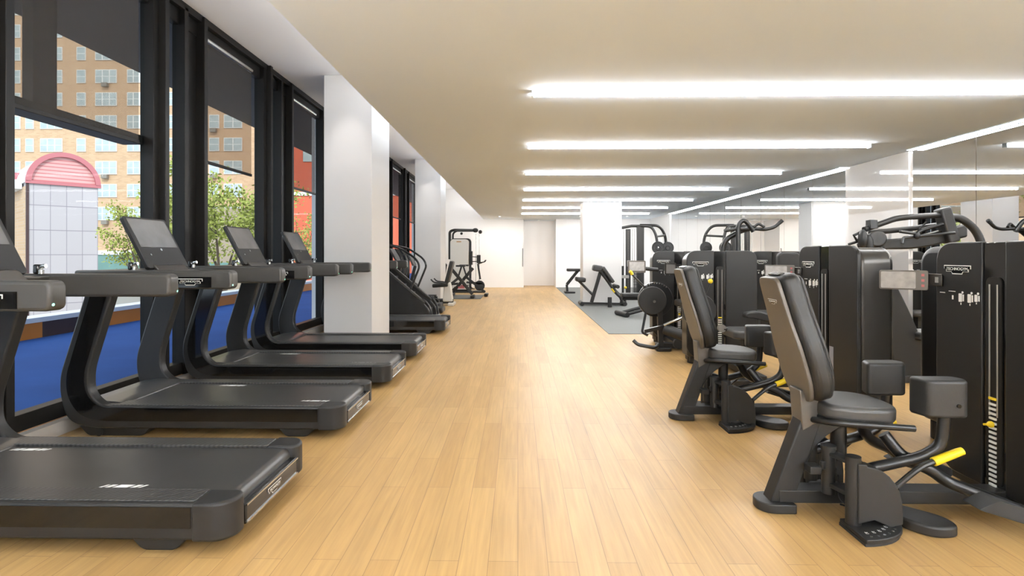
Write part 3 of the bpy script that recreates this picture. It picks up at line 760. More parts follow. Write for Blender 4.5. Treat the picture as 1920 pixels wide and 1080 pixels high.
    # adjustment knob
    kb = MB(); kb.tube([(X(1.72), -.06, .235), (X(1.60), -.10, .25)], .012, 8); kb.box(X(1.545), X(1.605), -.14, -.07, .235, .275); kb.cyl((X(1.63), -.10, .25), (X(1.63), -.10, .295), .014, 10)
    kb.build('adjust_lever', 'charcoal', t, bevel=.005)
    cab = MB(); cab.tube([(X(1.74), -.05, .20), (X(1.72), -.09, .08), (X(1.78), -.12, .05), (X(1.70), -.14, .08)], .005, 6, fillet=.04); cab.build('cable', 'rubber', t)
    tower(t, 2.63 - ox, 0, R(-90))
    return t
h1 = hip_machine()
h1['label'] = 'black seated hip machine nearest the viewer, big knee pads and yellow grip in full view'
h2 = copy_tree(h1); h2.location = (1.58, 4.72, 0)
h2['label'] = 'black seated hip machine standing directly behind the nearest one, paper label on its tower'
# long label on the second tower's right shield
MB().box(1.027, 1.029, -.125, -.07, .40, .63).build('instruction_label', 'label_grey', h2, smooth=0)
bpy.context.view_layer.update()

# ------------------------------------------------------------------ leg machines in front of camera-facing towers
def roller(parent, p0, p1, r, nm='roller_pad'):
    p0 = Vector(p0); p1 = Vector(p1); d = (p1 - p0).normalized()
    b = MB(); b.tube([p0, p0 + d * .012, p1 - d * .012, p1], r, 20)
    return b.build(nm, 'leather', parent, bevel=.015, segs=3)

def curl_machine():
    # prone style machine: tower at the rear, padded bench and roller, in front of it
    t = root('leg_machine', (2.57, 6.6, 0), 0, 'black leg machine with tall tower facing the viewer, between both seat backs', 'gym machine')
    tower(t, 0, .37, 0, z1=1.44, display=False)
    MB().box(-.06, .06, -.75, .40, .04, .11).build('base_beam', 'charcoal', t, bevel=.006)
    MB().box(-.30, .30, -.78, -.66, .0, .07).build('cross_foot', 'charcoal', t, bevel=.012)
    MB().box(-.05, .05, -.42, -.32, .10, .50).build('seat_post', 'charcoal', t, bevel=.006)
    cushion(rrect(-.22, .22, -.62, -.16, .08), .47, .56, 'z', 'seat', 'seat_cover', t)
    P = poly_fillet([(-.02, .74), (.12, .76), (.55, .63), (.66, .58), (.66, .44), (.50, .44), (.46, .58), (.05, .68), (-.02, .68)], .04)
    cushion(P, -.42, -.30, 'y', 'thigh_pad', 'leather', t)
    lk = MB(); lk.tube([(-.25, -.35, .55), (.05, -.36, .52), (.30, -.38, .46)], .022, 10); lk.tube([(.20, -.38, .50), (.60, -.36, .60)], .020, 10); lk.build('link_arm', 'tube_black', t)
    pl = MB(); pl.prism([(-.10, .50), (.18, .42), (.20, .46), (-.08, .55)], -.41, -.40, 'y'); pl.build('scale_plate', 'silver', t, smooth=0)
    MB().cyl((-.27, -.37, .56), (-.27, -.33, .56), .045, 18).build('pivot_knob', 'stack_steel', t)
    g = MB(); g.cyl((.30, -.42, .45), (.37, -.43, .44), .022, 12); g.build('yellow_grip', 'yellow', t)
    g = MB(); g.tube([(-.42, -.1, .80), (-.32, -.12, 1.06)], .012, 10); lev = g.build('range_lever', 'tube_black', t)
    MB().sphere((-.315, -.12, 1.08), .028).build('lever_knob', 'yellow', lev)
    roller(t, (.35, -.50, .30), (.35, -.10, .30), .07)
    pc = MB(); pc.tube([(.50, -.35, .50), (.44, -.34, .34), (.36, -.32, .30)], .024, 10, fillet=.05); pc.build('roller_arm', 'tube_black', t)
    # cam disc seen behind the near seat back
    MB().cyl((-.40, .0, .72), (-.40, .06, .72), .20, 32).build('cam_disc', 'charcoal', t, bevel=.008)
    return t
curl_machine()

def extension_machine():
    t = root('leg_machine', (2.35, 8.0, 0), 0, 'black leg machine with a big round disc at the edge of the grey mat', 'gym machine')
    tower(t, .20, .65, 0, z1=1.44, display=False)
    MB().box(-.34, .30, -.02, .10, .03, .11).build('base_beam', 'charcoal', t, bevel=.006)
    MB().box(-.06, .06, .05, .70, .03, .11).build('base_beam', 'charcoal', t, bevel=.006)
    ft = MB(); ft.prism(rrect(-.36, -.14, -.10, .12, .05), 0, .05, 'z'); ft.prism(rrect(.10, .42, -.10, .12, .05), 0, .05, 'z'); ft.build('foot', 'charcoal', t, bevel=.012)
    up = MB(); up.bar((-.28, 0, .05), (-.30, 0, .62), .07, .07); up.bar((.22, 0, .05), (.28, 0, .30), .07, .07); up.build('upright', 'charcoal', t, bevel=.01)
    # big cam disc with teeth holes
    dm = MB(); dm.cyl((-.42, -.10, .73), (-.42, -.02, .73), .20, 40); dm.build('cam_disc', 'charcoal', t, bevel=.012)
    dk = MB(); dk.cyl((-.36, -.02, .74), (-.36, .03, .74), .25, 40); dd = dk.build('cam_plate', 'tube_black', t, bevel=.006)
    hs = MB()
    for k in range(12):
        a = R(50 + k * 9); hs.cyl((-.36 + .235 * math.cos(a), -.024, .74 + .235 * math.sin(a)), (-.36 + .235 * math.cos(a), -.02, .74 + .235 * math.sin(a)), .009, 8)
    hs.build('position_hole', 'silver', dd)
    MB().cyl((-.40, -.115, .72), (-.40, -.10, .72), .022, 16).build('hub_bolt', 'silver', t)
    lv = MB(); lv.tube([(-.50, -.03, .90), (-.70, -.04, 1.10)], .014, 10); lo = lv.build('range_lever', 'tube_black', t)
    MB().tube([(-.70, -.04, 1.10), (-.72, -.04, 1.14), (-.74, -.04, 1.15)], .024, 10).build('lever_knob', 'yellow', lo)
    ar = MB(); ar.tube([(-.52, -.10, .56), (-.58, -.13, .28), (-.50, -.15, .24)], .018, 10, fillet=.03); ar.bar((-.55, -.15, .30), (-.18, -.2, .40), .06, .05); ar.build('swing_arm', 'tube_black', t)
    roller(t, (-.28, -.22, .34), (.10, -.52, .22), .075)
    hn = MB(); hn.tube([(-.72, -.2, .18), (-.66, -.22, .12), (-.42, -.25, .08), (-.36, -.2, .12)], .026, 10, fillet=.04); hn.build('foot_bar', 'tube_black', t)
    tb = MB(); tb.tube([(-.30, -.25, .40), (-.16, -.30, .47), (.10, -.32, .58)], .022, 10, fillet=.03); tb.build('pad_arm', 'silver', t)
    MB().cyl((-.06, -.14, .12), (-.06, -.08, .12), .075, 24).build('rear_wheel', 'rubber', t)
    # seat and back beside the disc
    cushion(rrect(-.22, .20, -.10, .36, .07), .62, .72, 'z', 'seat', 'leather', t, T=Matrix.Translation((.22, 0, 0)))
    cushion(rrect(-.18, .18, .76, 1.30, .07), .34, .44, 'y', 'backrest', 'leather', t, T=Matrix.Translation((.42, 0, 0)))
    MB().tube([(-.25, .3, 1.16), (-.45, .28, 1.18), (-.60, .2, 1.22)], .03, 8).build('display_arm', 'charcoal', t)
    ds = MB(); ds.prism(rrect(-.72, -.46, 1.12, 1.30, .015), .16, .18, 'y'); d_ = ds.build('display_housing', 'warm_grey', t, bevel=.004, segs=1)
    MB().box(-.70, -.48, .157, .16, 1.15, 1.28).build('screen', 'tablet_screen', d_, smooth=0)
    d2 = MB(); d2.prism(rrect(-.24, -.07, 1.10, 1.27, .015), -.06, -.04, 'y'); d_ = d2.build('display_housing', 'rim_metal', t, bevel=.004, segs=1)
    MB().box(-.22, -.09, -.063, -.06, 1.12, 1.25).build('screen', 'display_glass', d_, smooth=0)
    return t
extension_machine()

# ------------------------------------------------------------------ back row: chest machine facing the mirrors, its arms showing over the towers
def chest_machine():
    t = root('chest_machine', (4.25, 6.1, 0), 0, 'large black machine with two long overhead arms and round grey pads behind the towers', 'gym machine')
    t.scale = (1, 1, 1.035)
    ox, oy = 3.6, 4.6
    # curved frame (image-left leg, long sloping roof beam, hooped tube at the right)
    fr = MB(); Y_ = 0.2
    # broad blade: from the foot up and leaning to the left, then the roof beam to the right
    P = [(-.10, .02), (.30, .02), (.02, .72), (-.18, 1.10), (-.30, 1.40), (.10, 1.40), (.62, 1.53), (.62, 1.62), (.58, 1.66), (.10, 1.53), (-.34, 1.50), (-.52, 1.47), (-.46, 1.36), (-.34, 1.02), (-.30, .60)]
    fr.prism(poly_fillet(P, [0, 0, .2, .2, .08, .2, .02, .02, .05, .2, .1, .04, .1, .2, .2]), -.06, .06, 'y')
    fr.build('main_frame', 'shield', t, bevel=.02)
    b = MB(); b.box(-.50, .9, -.07, .07, .0, .08); b.box(.62, .74, -.4, .4, 0, .07); b.build('base_beam', 'charcoal', t, bevel=.01)
    h = MB(); h.tube([(.42, .02, 1.74), (.60, .02, 1.74), (.78, .02, 1.60), (.86, .0, 1.30), (.80, 0, .6), (.70, 0, .05)], .040, 14, fillet=.22); h.build('rear_hoop', 'charcoal', t)
    hb = MB(); hb.bar((.44, -.06, 1.47), (.34, -.06, 1.83), .13, .12); hb.build('hub_block', 'charcoal', t, bevel=.02)
    a1 = MB(); a1.tube([(.36, -.07, 1.76), (-.05, -.12, 1.735), (-.20, -.13, 1.72), (-.58, -.2, 1.60)], .030, 12, fillet=.06); a1.build('press_arm', 'charcoal', t)
    a2 = MB(); a2.tube([(.40, .05, 1.66), (.05, .0, 1.62), (-.30, -.05, 1.585), (-.44, -.08, 1.57)], .028, 12, fillet=.06); a2.build('press_arm', 'charcoal', t)
    l = MB(); l.tube([(.30, -.12, 1.66), (.06, -.16, 1.60), (-.02, -.17, 1.56), (-.18, -.16, 1.585)], .018, 10, fillet=.02); l.tube([(.02, -.16, 1.60), (.10, -.16, 1.68)], .010, 8); l.sphere((-.01, -.18, 1.54), .03, 1, 1, 1.3)
    l.build('link_rod', 'tube_black', t)
    l = MB(); l.tube([(.42, -.13, 1.57), (-.14, -.16, 1.52), (-.15, -.16, 1.46)], .016, 10, fillet=.015); l.build('lower_rod', 'tube_black', t)
    MB().box(-.54, -.46, -.24, -.16, 1.61, 1.70).build('arm_stop', 'tube_black', t, bevel=.004, segs=1)
    for pts_ in ([(-.56, -.2, 1.60), (-.70, -.22, 1.54), (-.66, -.22, 1.48)], [(-.52, -.2, 1.52), (-.74, -.2, 1.45), (-.72, -.2, 1.38)]):
        MB().tube(pts_, .014, 8).build('hand_grip', 'tube_black', t)
    # round pads
    def disc(c, r, d, nm):
        c = Vector(c); n = Vector((-.35, -.93, .05)).normalized()
        MB().tube([c, c + n * d * .5, c + n * d], r, 28).build(nm, 'leather', t, bevel=.02, segs=4)
    disc((-.47, -.22, 1.50), .085, .09, 'round_pad')
    disc((-.40, -.10, 1.44), .075, .07, 'round_pad')
    for x, z, sx in ((-.63, 1.50, .06), (-.575, 1.45, .05)):
        b = MB(); b.sphere((x, -.26, z), .10, .42, .6, 1.0, 14, 10); b.build('soft_pad', 'leather', t)
    # seat below, hidden mostly
    cushion(rrect(.05, .45, -.2, .2, .08), .45, .54, 'z', 'seat', 'seat_cover', t)
    return t
chest_machine()

# plain-backed tower belonging to a machine that faces the mirrors
t = root('weight_machine', (3.2, 3.88, 0), 0, 'black weight machine turned to the mirrors, rounded tower back showing between both front towers', 'gym machine', )
T = Matrix.Translation((3.30, 3.88, 0)); T = Matrix.Rotation(0, 4, 'Z')
MB().prism(rrect(-.44, .44, .14, 1.455, .13, 8, (0, 0, 1, 1)), -.10, .14, 'x').build('tower_body', 'shield', t, bevel=.05, segs=5)
MB().prism(rrect(-.42, .42, .12, 1.46, .13, 8, (0, 0, 1, 1)), .15, .40, 'x').build('tower_body', 'rim_metal', t, bevel=.03, segs=4)
for y in (-.34, .34): MB().cyl((0, y, 0), (0, y, .14), .065, 24).build('tower_foot', 'charcoal', t, bevel=.01)
MB().box(.0, 1.4, -.06, .06, .03, .10).build('base_beam', 'charcoal', t, bevel=.006)
cushion(rrect(.75, 1.15, -.2, .2, .08), .45, .54, 'z', 'seat', 'seat_cover', t)
MB().box(.90, .98, -.04, .04, .10, .46).build('seat_post', 'charcoal', t, bevel=.006)
cushion(rrect(-.18, .18, .60, 1.22, .07), 1.15, 1.25, 'x', 'backrest', 'leather', t)

# ------------------------------------------------------------------ lat machine with bent bar, back row
def lat_machine():
    t = root('lat_machine', (3.62, 8.6, 0), 0, 'black pull machine with a bent overhead bar rising above the middle towers', 'gym machine')
    tower(t, .42, .0, 0, z1=1.44, display=False)
    fr = MB()
    fr.tube([(-.28, -.20, 1.30), (-.28, -.20, 1.84), (-.20, -.20, 1.92), (-.13, -.20, 1.86), (-.05, -.2, 1.74)], .034, 12, fillet=.06)
    fr.tube([(-.28, -.20, .04), (-.28, -.20, 1.30)], .034, 12)
    fr.tube([(-.46, -.05, .04), (-.46, -.05, 1.45), (-.42, -.06, 1.62), (-.2, -.12, 1.76), (-.02, -.16, 1.80)], .040, 12, fillet=.14)
    fr.build('upright_tube', 'tube_black', t)
    b = MB(); b.tube([(-.48, -.18, 1.75), (-.3, -.18, 1.78), (-.02, -.18, 1.78), (.14, -.18, 1.77), (.26, -.2, 1.80), (.37, -.22, 1.90)], .026, 12, fillet=.05); b.tube([(-.06, -.18, 1.79), (.03, -.2, 1.86), (.10, -.24, 1.80)], .020, 10, fillet=.03)
    b.build('pull_bar', 'tube_black', t)
    MB().tube([(.33, -.215, 1.865), (.375, -.22, 1.905)], .029, 12).build('bar_grip', 'rubber', t)
    bs = MB(); bs.box(-.52, .5, -.26, -.14, 0, .07); bs.box(-.50, -.40, -.2, .3, 0, .06); bs.build('base_beam', 'charcoal', t, bevel=.008)
    cushion(rrect(-.2, .2, -.62, -.25, .08), .48, .56, 'z', 'seat', 'seat_cover', t)
    cushion(rrect(-.16, .16, .62, 1.40, .07), -.30, -.20, 'y', 'backrest', 'leather', t, T=Matrix.Translation((.30, -.3, .02)))
    MB().box(-.05, .05, -.45, -.35, .05, .48).build('seat_post', 'charcoal', t, bevel=.006)
    return t
lat_machine()
t = root('weight_machine', (4.96, 8.9, 0), 0, 'black weight machine tower standing beside the mirrors, behind the pull machine', 'gym machine')
tower(t, 0, 0, 0, z1=1.44, display=False)
MB().box(-.06, .06, -.7, .1, .03, .10).build('base_beam', 'charcoal', t, bevel=.006)
cushion(rrect(-.2, .2, -.65, -.3, .08), .46, .54, 'z', 'seat', 'seat_cover', t)
MB().box(-.05, .05, -.5, -.4, .1, .47).build('seat_post', 'charcoal', t, bevel=.006)

# ------------------------------------------------------------------ far cable rig with plates on its storage pegs
def cable_rig():
    t = root('cable_rig', (4.0, 18.0, .008), 0, 'tall black cable rack with curved top frame on the grey mat, far right', 'cable machine')
    p = MB(); p.box(-.12, .10, -.08, .08, 0, 2.28); p.build('main_post', 'charcoal', t, bevel=.01)
    q = MB(); q.box(-.48, -.33, -.05, .05, .0, 2.20); pq = q.build('cable_column', 'charcoal', t, bevel=.006)
    hs = MB()
    for k in range(34): hs.cyl((-.405, -.052, .30 + k * .055), (-.405, -.05, .30 + k * .055), .016, 8)
    hs.build('peg_hole', 'warm_grey', pq)
    rod = MB()
    for x in (-.26, -.20, -.55): rod.cyl((x, 0, .1), (x, 0, 2.22), .010, 8)
    rod.build('guide_rod', 'silver', t)
    top = MB(); top.tube([(-.62, -.02, 2.24), (-.30, 0, 2.30), (.0, 0, 2.30)], .045, 12); top.build('top_arm', 'charcoal', t)
    fr = MB()
    fr.tube([(0, -.06, 2.30), (.30, -.20, 2.28), (.42, -.28, 2.05), (.60, -.36, .9), (.66, -.38, .05)], .045, 12, fillet=.22)
    fr.tube([(0, .06, 2.33), (.65, .20, 2.33), (.86, .26, 2.05), (1.02, .34, .9), (1.10, .36, .05)], .045, 12, fillet=.26)
    fr.tube([(.44, -.28, 1.95), (.84, .24, 2.0)], .035, 12)
    fr.build('side_frame', 'charcoal', t)
    for (x, y, z) in ((.46, -.44, 1.60), (.90, .10, 1.60), (.56, -.50, 1.12)): MB().cyl((x, y - .03, z), (x, y + .16, z), .02, 10).build('plate_peg', 'silver', t)
    st = MB()
    st.box(-.66, -.56, -.12, .02, .0, 1.0)
    for k in range(16): st.box(-.26, -.02, -.13, -.09, .10 + k * .045, .135 + k * .045)
    st.build('weight_stack', 'iron', t, bevel=.003, segs=1)
    cr = MB(); cr.box(-.46, -.20, -.16, -.06, .98, 1.18); cr.box(-.64, -.40, -.14, -.06, .60, .70); cr.build('pulley_carriage', 'stack_steel', t, bevel=.01)
    yb = MB(); yb.sphere((-.02, -.16, .95), .05); yb.sphere((-.52, -.16, .30), .045); yb.build('knob', 'yellow', t)
    bs = MB(); bs.box(-.7, 1.15, -.06, .06, 0, .07); bs.box(-.7, -.6, -.5, .4, 0, .06); bs.build('base_frame', 'charcoal', t, bevel=.01)
    return t
cable_rig()
def plate(x, y, z, r, lab, n=None, small=False):
    b = MB()
    for rr, tr in ((r * .90, r * .10), (r * .34, r * .12)):
        b.tube([(rr * math.cos(2 * PI * k / 24), 0, rr * math.sin(2 * PI * k / 24)) for k in range(24)], tr, 8, closed=True, flat=1)
    for k in range(3):
        a = R(90 + 120 * k); b.bar((r * .3 * math.cos(a), 0, r * .3 * math.sin(a)), (r * .85 * math.cos(a), 0, r * .85 * math.sin(a)), .03, r * .35)
    b.cyl((0, -.01, 0), (0, .01, 0), r * .88, 28)
    o = b.build('weight_plate', 'iron'); o.location = (x, y, z); tag(o, lab, 'weight plate', 'round weight plates on the cable rack')
    return o
plate(4.46, 17.56, 1.60, .20, 'upper left round weight plate hanging on the far cable rack')
plate(4.90, 18.06, 1.60, .20, 'upper right round weight plate hanging on the far cable rack')
plate(4.56, 17.50, 1.12, .20, 'lower round weight plate hanging on the far cable rack')

# ------------------------------------------------------------------ benches on the mat
def tpad(parent, c, size, ang, mt='leather', nm='pad', yaw=0):
    T = Matrix.Translation(c) @ Matrix.Rotation(yaw, 4, 'Z') @ Matrix.Rotation(ang, 4, 'Y')
    l, w_, h_ = size
    return MB().box(-l / 2, l / 2, -w_ / 2, w_ / 2, -h_ / 2, h_ / 2, T=T).build(nm, mt, parent, bevel=min(h_, w_) * .3, segs=4)
t = root('back_extension_bench', (2.25, 14.9, .008), 0, 'black inclined back extension bench in front of the middle column', 'bench')
b = MB(); b.bar((-.52, 0, .06), (.55, 0, .04), .08, .06); b.build('base_bar', 'charcoal', t, bevel=.01)
MB().cyl((-.54, -.25, .06), (-.54, .25, .06), .055, 14).build('front_foot', 'charcoal', t)
MB().cyl((.60, -.25, .06), (.60, .25, .06), .055, 14).build('rear_foot', 'charcoal', t)
b = MB(); b.bar((-.26, 0, .08), (-.02, 0, .90), .08, .09); b.build('front_upright', 'charcoal', t, bevel=.01)
b = MB(); b.tube([(-.02, -.08, .92), (.40, -.08, .32), (.52, -.08, .22), (.55, -.08, .05)], .040, 10, fillet=.10); b.tube([(-.02, .10, .92), (.48, .10, .30), (.66, .10, .20), (.66, .10, .05)], .040, 10, fillet=.10)
b.build('incline_beam', 'charcoal', t)
tpad(t, (-.10, 0, 1.0), (.26, .34, .17), R(10), 'seat_cover', 'hip_pad')
tpad(t, (.17, 0, .83), (.50, .36, .09), R(55), 'seat_cover', 'thigh_pad')
MB().cyl((.26, -.12, .46), (.34, -.12, .36), .022, 8).build('adjust_pin', 'yellow', t)
roller(t, (.40, -.3, .52), (.40, .3, .52), .05)

b = MB(); b.tube([(-.60, 0, .66), (-.50, 0, .56), (-.28, 0, .34), (-.20, 0, .26)], .035, 10, fillet=.06); b.build('ankle_arm', 'charcoal', t)
tpad(t, (-.56, 0, .70), (.26, .40, .12), R(6), 'leather', 'ankle_pad')

t = root('flat_bench', (2.02, 19.6, .008), 0, 'black bench with a slanted leg beside the far wall, left of the middle column', 'bench')
tpad(t, (-.02, 0, .82), (.52, .3, .10), 0, 'leather', 'seat')
b = MB(); b.bar((.12, 0, .80), (-.28, 0, .30), .10, .10); b.bar((-.28, 0, .30), (-.26, 0, .03), .10, .08); b.box(-.36, .0, -.22, .22, 0, .06); b.build('frame', 'charcoal', t, bevel=.01)
t = root('weight_bench', (3.0, 12.6, .008), 0, 'long black flat weight bench with slanting rail legs on the grey mat', 'bench')
tpad(t, (.10, .1, .44), (1.45, .30, .10), 0, 'leather', 'bench_pad')
b = MB(); b.tube([(.55, -.25, .34), (-.62, -.35, .04)], .035, 10); b.tube([(.50, .0, .36), (-.70, -.10, .05)], .035, 10); b.box(-.6, .8, .05, .15, .33, .39); b.box(.6, .7, -.2, .4, 0, .36); b.build('frame', 'charcoal', t, bevel=.006)
MB().cyl((-.74, .02, .055), (-.60, -.52, .055), .055, 14).build('end_foot', 'charcoal', t)
tpad(t, (.05, -.1, .27), (.50, .28, .07), R(20), 'charcoal', 'step_pad')
b = MB(); b.box(-.12, -.06, -.06, .0, .5, .60); b.build('yellow_pin', 'yellow', t, bevel=.005)
o = MB().tube([(0, 0, 0), (0, 0, .19), (0, 0, .20), (0, 0, .26)], .055, 20).build('water_bottle', 'rubber', bevel=.008); o.location = (2.40, 14.4, .008); tag(o, 'small black cylinder bottle standing on the grey mat by the inclined bench', 'bottle')

# ------------------------------------------------------------------ stair climber
def stair_climber():
    t = root('stair_climber', (-2.2, 11.6, 0), 0, 'black stair climbing machine with curved handrails behind the first white column', 'stair climber')
    side = poly_fillet([(-1.25, .03), (.42, .03), (.42, .20), (.36, .30), (.10, .60), (-.75, 1.30), (-1.25, 1.30)], [0, .05, .1, .08, .1, .1, 0])
    for s in (-1, 1):
        MB().prism(side, s * .42 - .035, s * .42 + .035, 'y').build('side_cover', 'charcoal', t, bevel=.015)
        tr = MB(); tr.bar((.30, s * .42, .40), (-.72, s * .42, 1.26), .09, .05); tr.build('cover_rail', 'grey_arm', t, bevel=.012)
        h = MB(); h.tube([(-.95, s * .42, 1.40), (-.72, s * .42, 1.62), (-.20, s * .42, 1.52), (.12, s * .42, 1.30), (.20, s * .42, 1.15), (-.10, s * .42, .42)], .022, 10, fillet=.12)
        h.tube([(.02, s * .44, .50), (.30, s * .44, .46), (.42, s * .44, .30), (.46, s * .44, .05)], .022, 10, fillet=.08)
        h.build('handrail', 'tube_black', t)
    for k in range(6):
        x = .34 - k * .19; z = .24 + k * .17
        MB().box(x - .22, x, -.38, .38, z - .16, z).build('step', 'rail_ribbed', t, bevel=.01)
    c = MB(); c.bar((-.98, 0, 1.40), (-.80, 0, 1.78), .5, .06); cn = c.build('console', 'charcoal', t, bevel=.02)
    MB().box(-1.25, -.78, -.36, .36, .05, 1.42).build('front_body', 'charcoal', t, bevel=.03)
    r = MB(); r.box(.36, .50, -.40, .40, .0, .10); r.build('rear_foot', 'silver', t, bevel=.02)
    return t
stair_climber()

def cardio(loc, lab, kind):
    t = root(kind, loc, 0, lab, 'exercise bike' if 'bike' in kind else 'elliptical trainer')
    if kind == 'elliptical_trainer':
        b = MB(); b.box(-.8, .6, -.25, .25, .02, .14); b.prism(poly_fillet([(-.8, .1), (-.15, .1), (-.30, .62), (-.72, .70)], .1), -.18, .18, 'y'); b.build('body', 'charcoal', t, bevel=.03)
        for s in (-1, 1):
            a = MB(); a.tube([(-.55, s * .26, .45), (-.30, s * .28, .95), (-.36, s * .28, 1.30), (-.50, s * .27, 1.52)], .022, 10, fillet=.1); a.tube([(-.40, s * .26, .30), (.45, s * .22, .26)], .03, 8); a.build('swing_arm', 'tube_black', t)
            MB().box(.05, .42, s * .22 - .08, s * .22 + .08, .29, .33).build('pedal', 'rubber', t, bevel=.01)
        c = MB(); c.bar((-.60, 0, .65), (-.42, 0, 1.20), .10, .09); c.build('console_post', 'charcoal', t, bevel=.02)
        c = MB(); c.bar((-.46, 0, 1.18), (-.66, 0, 1.52), .42, .05); c.build('console', 'hood_grey', t, bevel=.015)
    else:
        b = MB(); b.box(-.9, .62, -.10, .10, .05, .18); b.prism(poly_fillet([(-.85, .15), (-.25, .15), (-.38, .62), (-.78, .62)], .1), -.14, .14, 'y'); b.build('body', 'charcoal', t, bevel=.03)
        b = MB(); b.box(-.85, -.70, -.28, .28, 0, .08); b.box(.50, .66, -.3, .3, 0, .08); b.build('foot', 'cream_plastic', t, bevel=.02)
        b = MB(); b.prism(poly_fillet([(.34, .10), (.62, .10), (.55, .62), (.38, .62)], .05), -.12, .12, 'y'); b.build('seat_tower', 'cream_plastic', t, bevel=.03)
        tpad(t, (.28, 0, .55), (.42, .42, .10), R(-4), 'leather', 'seat')
        tpad(t, (.52, 0, .90), (.62, .44, .10), R(-76), 'leather', 'backrest')
        for s in (-1, 1): MB().tube([(.45, s * .2, .60), (.35, s * .27, .62), (.12, s * .28, .64), (.05, s * .28, .72)], .018, 8, fillet=.06).build('side_handle', 'tube_black', t)
        c = MB(); c.bar((-.55, 0, .60), (-.42, 0, 1.08), .09, .08); c.build('console_post', 'charcoal', t, bevel=.02)
        c = MB(); c.bar((-.44, 0, 1.08), (-.60, 0, 1.42), .42, .05); c.build('console', 'hood_grey', t, bevel=.015)
        for s in (-1, 1): MB().box(-.42, -.30, s * .2 - .05, s * .2 + .05, .30 + s * .08, .34 + s * .08).build('pedal', 'rubber', t, bevel=.01)
    return t
cardio((-2.35, 13.0, 0), 'elliptical trainer with tilted console behind the stair climber', 'elliptical_trainer')
cardio((-2.55, 14.1, 0), 'second elliptical trainer with tilted console, between stair climber and second column', 'elliptical_trainer')
cardio((-2.38, 14.95, 0), 'recumbent exercise bike with tall padded backrest in front of the second column', 'recumbent_bike')

# ------------------------------------------------------------------ spin bikes on a thin mat
o = MB().box(-2.9, -1.15, 16.95, 18.6, 0, .012).build('bike_mat', 'mat_grey', smooth=0); tag(o, 'thin grey mat under the spinning bikes', 'floor mat')
def spin_bike(loc, rz, lab, k=1.0, red=True):
    t = root('spinning_bike', loc, rz, lab, 'exercise bike', 'spinning bikes by the second column')
    f = MB()
    f.bar((.55, 0, .12), (-.12, 0, .92), .07, .10)              # rear-leaning main frame
    f.bar((-.52, 0, .12), (.10, 0, .62), .07, .08)
    f.bar((.10, 0, .45), (-.45, 0, .40), .06, .07)
    f.build('frame', 'charcoal', t, bevel=.012)
    s1 = MB(); s1.box(.50, .62, -.28, .28, 0, .09); s1.build('rear_foot', 'charcoal', t, bevel=.025)
    s1 = MB(); s1.box(-.62, -.50, -.28, .28, 0, .09); s1.build('front_foot', 'charcoal', t, bevel=.025)
    MB().cyl((-.34, -.03, .34), (-.34, .03, .34), .17, 28).build('flywheel', 'iron', t, bevel=.01)
    if red: MB().box(.10, .30, -.052, -.05, .30, .36).build('red_mark', 'red_print', t, smooth=0)
    sp = MB(); sp.bar((.08, 0, .60), (.20, 0, .98), .05, .05); sp.build('seat_post', 'tube_black', t)
    sd = MB(); sd.prism([(.02, -.02), (.02, .02), (.16, .04), (.26, .11), (.33, .10), (.33, -.10), (.26, -.11), (.16, -.04)], .98, 1.035, 'z'); sd.build('saddle', 'leather', t, bevel=.02)
    hp = MB(); hp.bar((-.36, 0, .55), (-.28, 0, 1.06), .05, .06); hp.build('handlebar_post', 'tube_black', t)
    hb = MB(); hb.tube([(-.28, 0, 1.06), (-.42, 0, 1.10)], .022, 8)
    for s in (-1, 1): hb.tube([(-.34, 0, 1.09), (-.34, s * .22, 1.10), (-.50, s * .22, 1.12), (-.54, s * .18, 1.18)], .017, 8, fillet=.05)
    hb.build('handlebar', 'rubber', t)
    c = MB(); c.bar((-.36, 0, 1.12), (-.44, 0, 1.36), .36, .03); c.build('display', 'charcoal', t, bevel=.008)
    for s in (-1, 1):
        pd = MB(); pd.bar((.02, s * .09, .36), (.02 + s * .12, s * .09, .30 + s * .06), .02, .03); pd.box(-.05 + s * .12, .07 + s * .12, s * .15 - .05, s * .15 + .05, .27 + s * .06, .30 + s * .06); pd.build('pedal', 'tube_black', t)
    return t
b1 = spin_bike((-1.98, 17.3, .012), 0, 'spinning bike with a tablet display, nearest on the bike mat')
b2 = copy_tree(b1); b2.location = (-1.60, 18.1, .012); b2.rotation_euler = (0, 0, R(180)); b2['label'] = 'spinning bike with handlebars pointing right, at the aisle side of the bike mat'
for ch in list(b2.children):
    if ch.name.startswith('display'): bpy.data.objects.remove(ch)

# ------------------------------------------------------------------ white cable station near the far wall
t = root('cable_station', (-2.15, 20.0, 0), 0, 'white cable pulley station with dark overhead arm near the far wall', 'cable machine')
MB().prism(rrect(-.30, .36, .10, 1.93, .12, 6, (0, 0, 1, 1)), -.16, .14, 'y').build('cabinet', 'cream_plastic', t, bevel=.02)
MB().prism(rrect(-.34, .44, .06, 1.97, .14, 6, (0, 0, 1, 1)), .14, .24, 'y').build('cabinet_frame', 'charcoal', t, bevel=.015)
MB().box(-.07, .10, -.165, -.16, 1.82, 1.86).build('badge', 'kerb_wood', t, smooth=0)
a = MB(); a.tube([(-.36, .2, 1.2), (-.36, .2, 2.22), (-.22, .2, 2.28), (.66, .1, 2.26)], .05, 12, fillet=.12); a.tube([(-.22, .0, 1.9), (-.22, 0, 2.14), (-.10, 0, 2.24), (.62, 0, 2.24)], .035, 10, fillet=.1)
a.build('overhead_arm', 'charcoal', t)
a = MB(); a.sphere((.60, .0, 2.26), .09, 1.2, .6, .9); a.sphere((.78, .0, 2.20), .07); a.sphere((.1, -.05, 2.14), .05); a.build('pulley', 'charcoal', t)
r = MB()
for x in (.62, .74): r.cyl((x, 0, .2), (x, 0, 2.2), .012, 8)
r.build('guide_rod', 'silver', t)
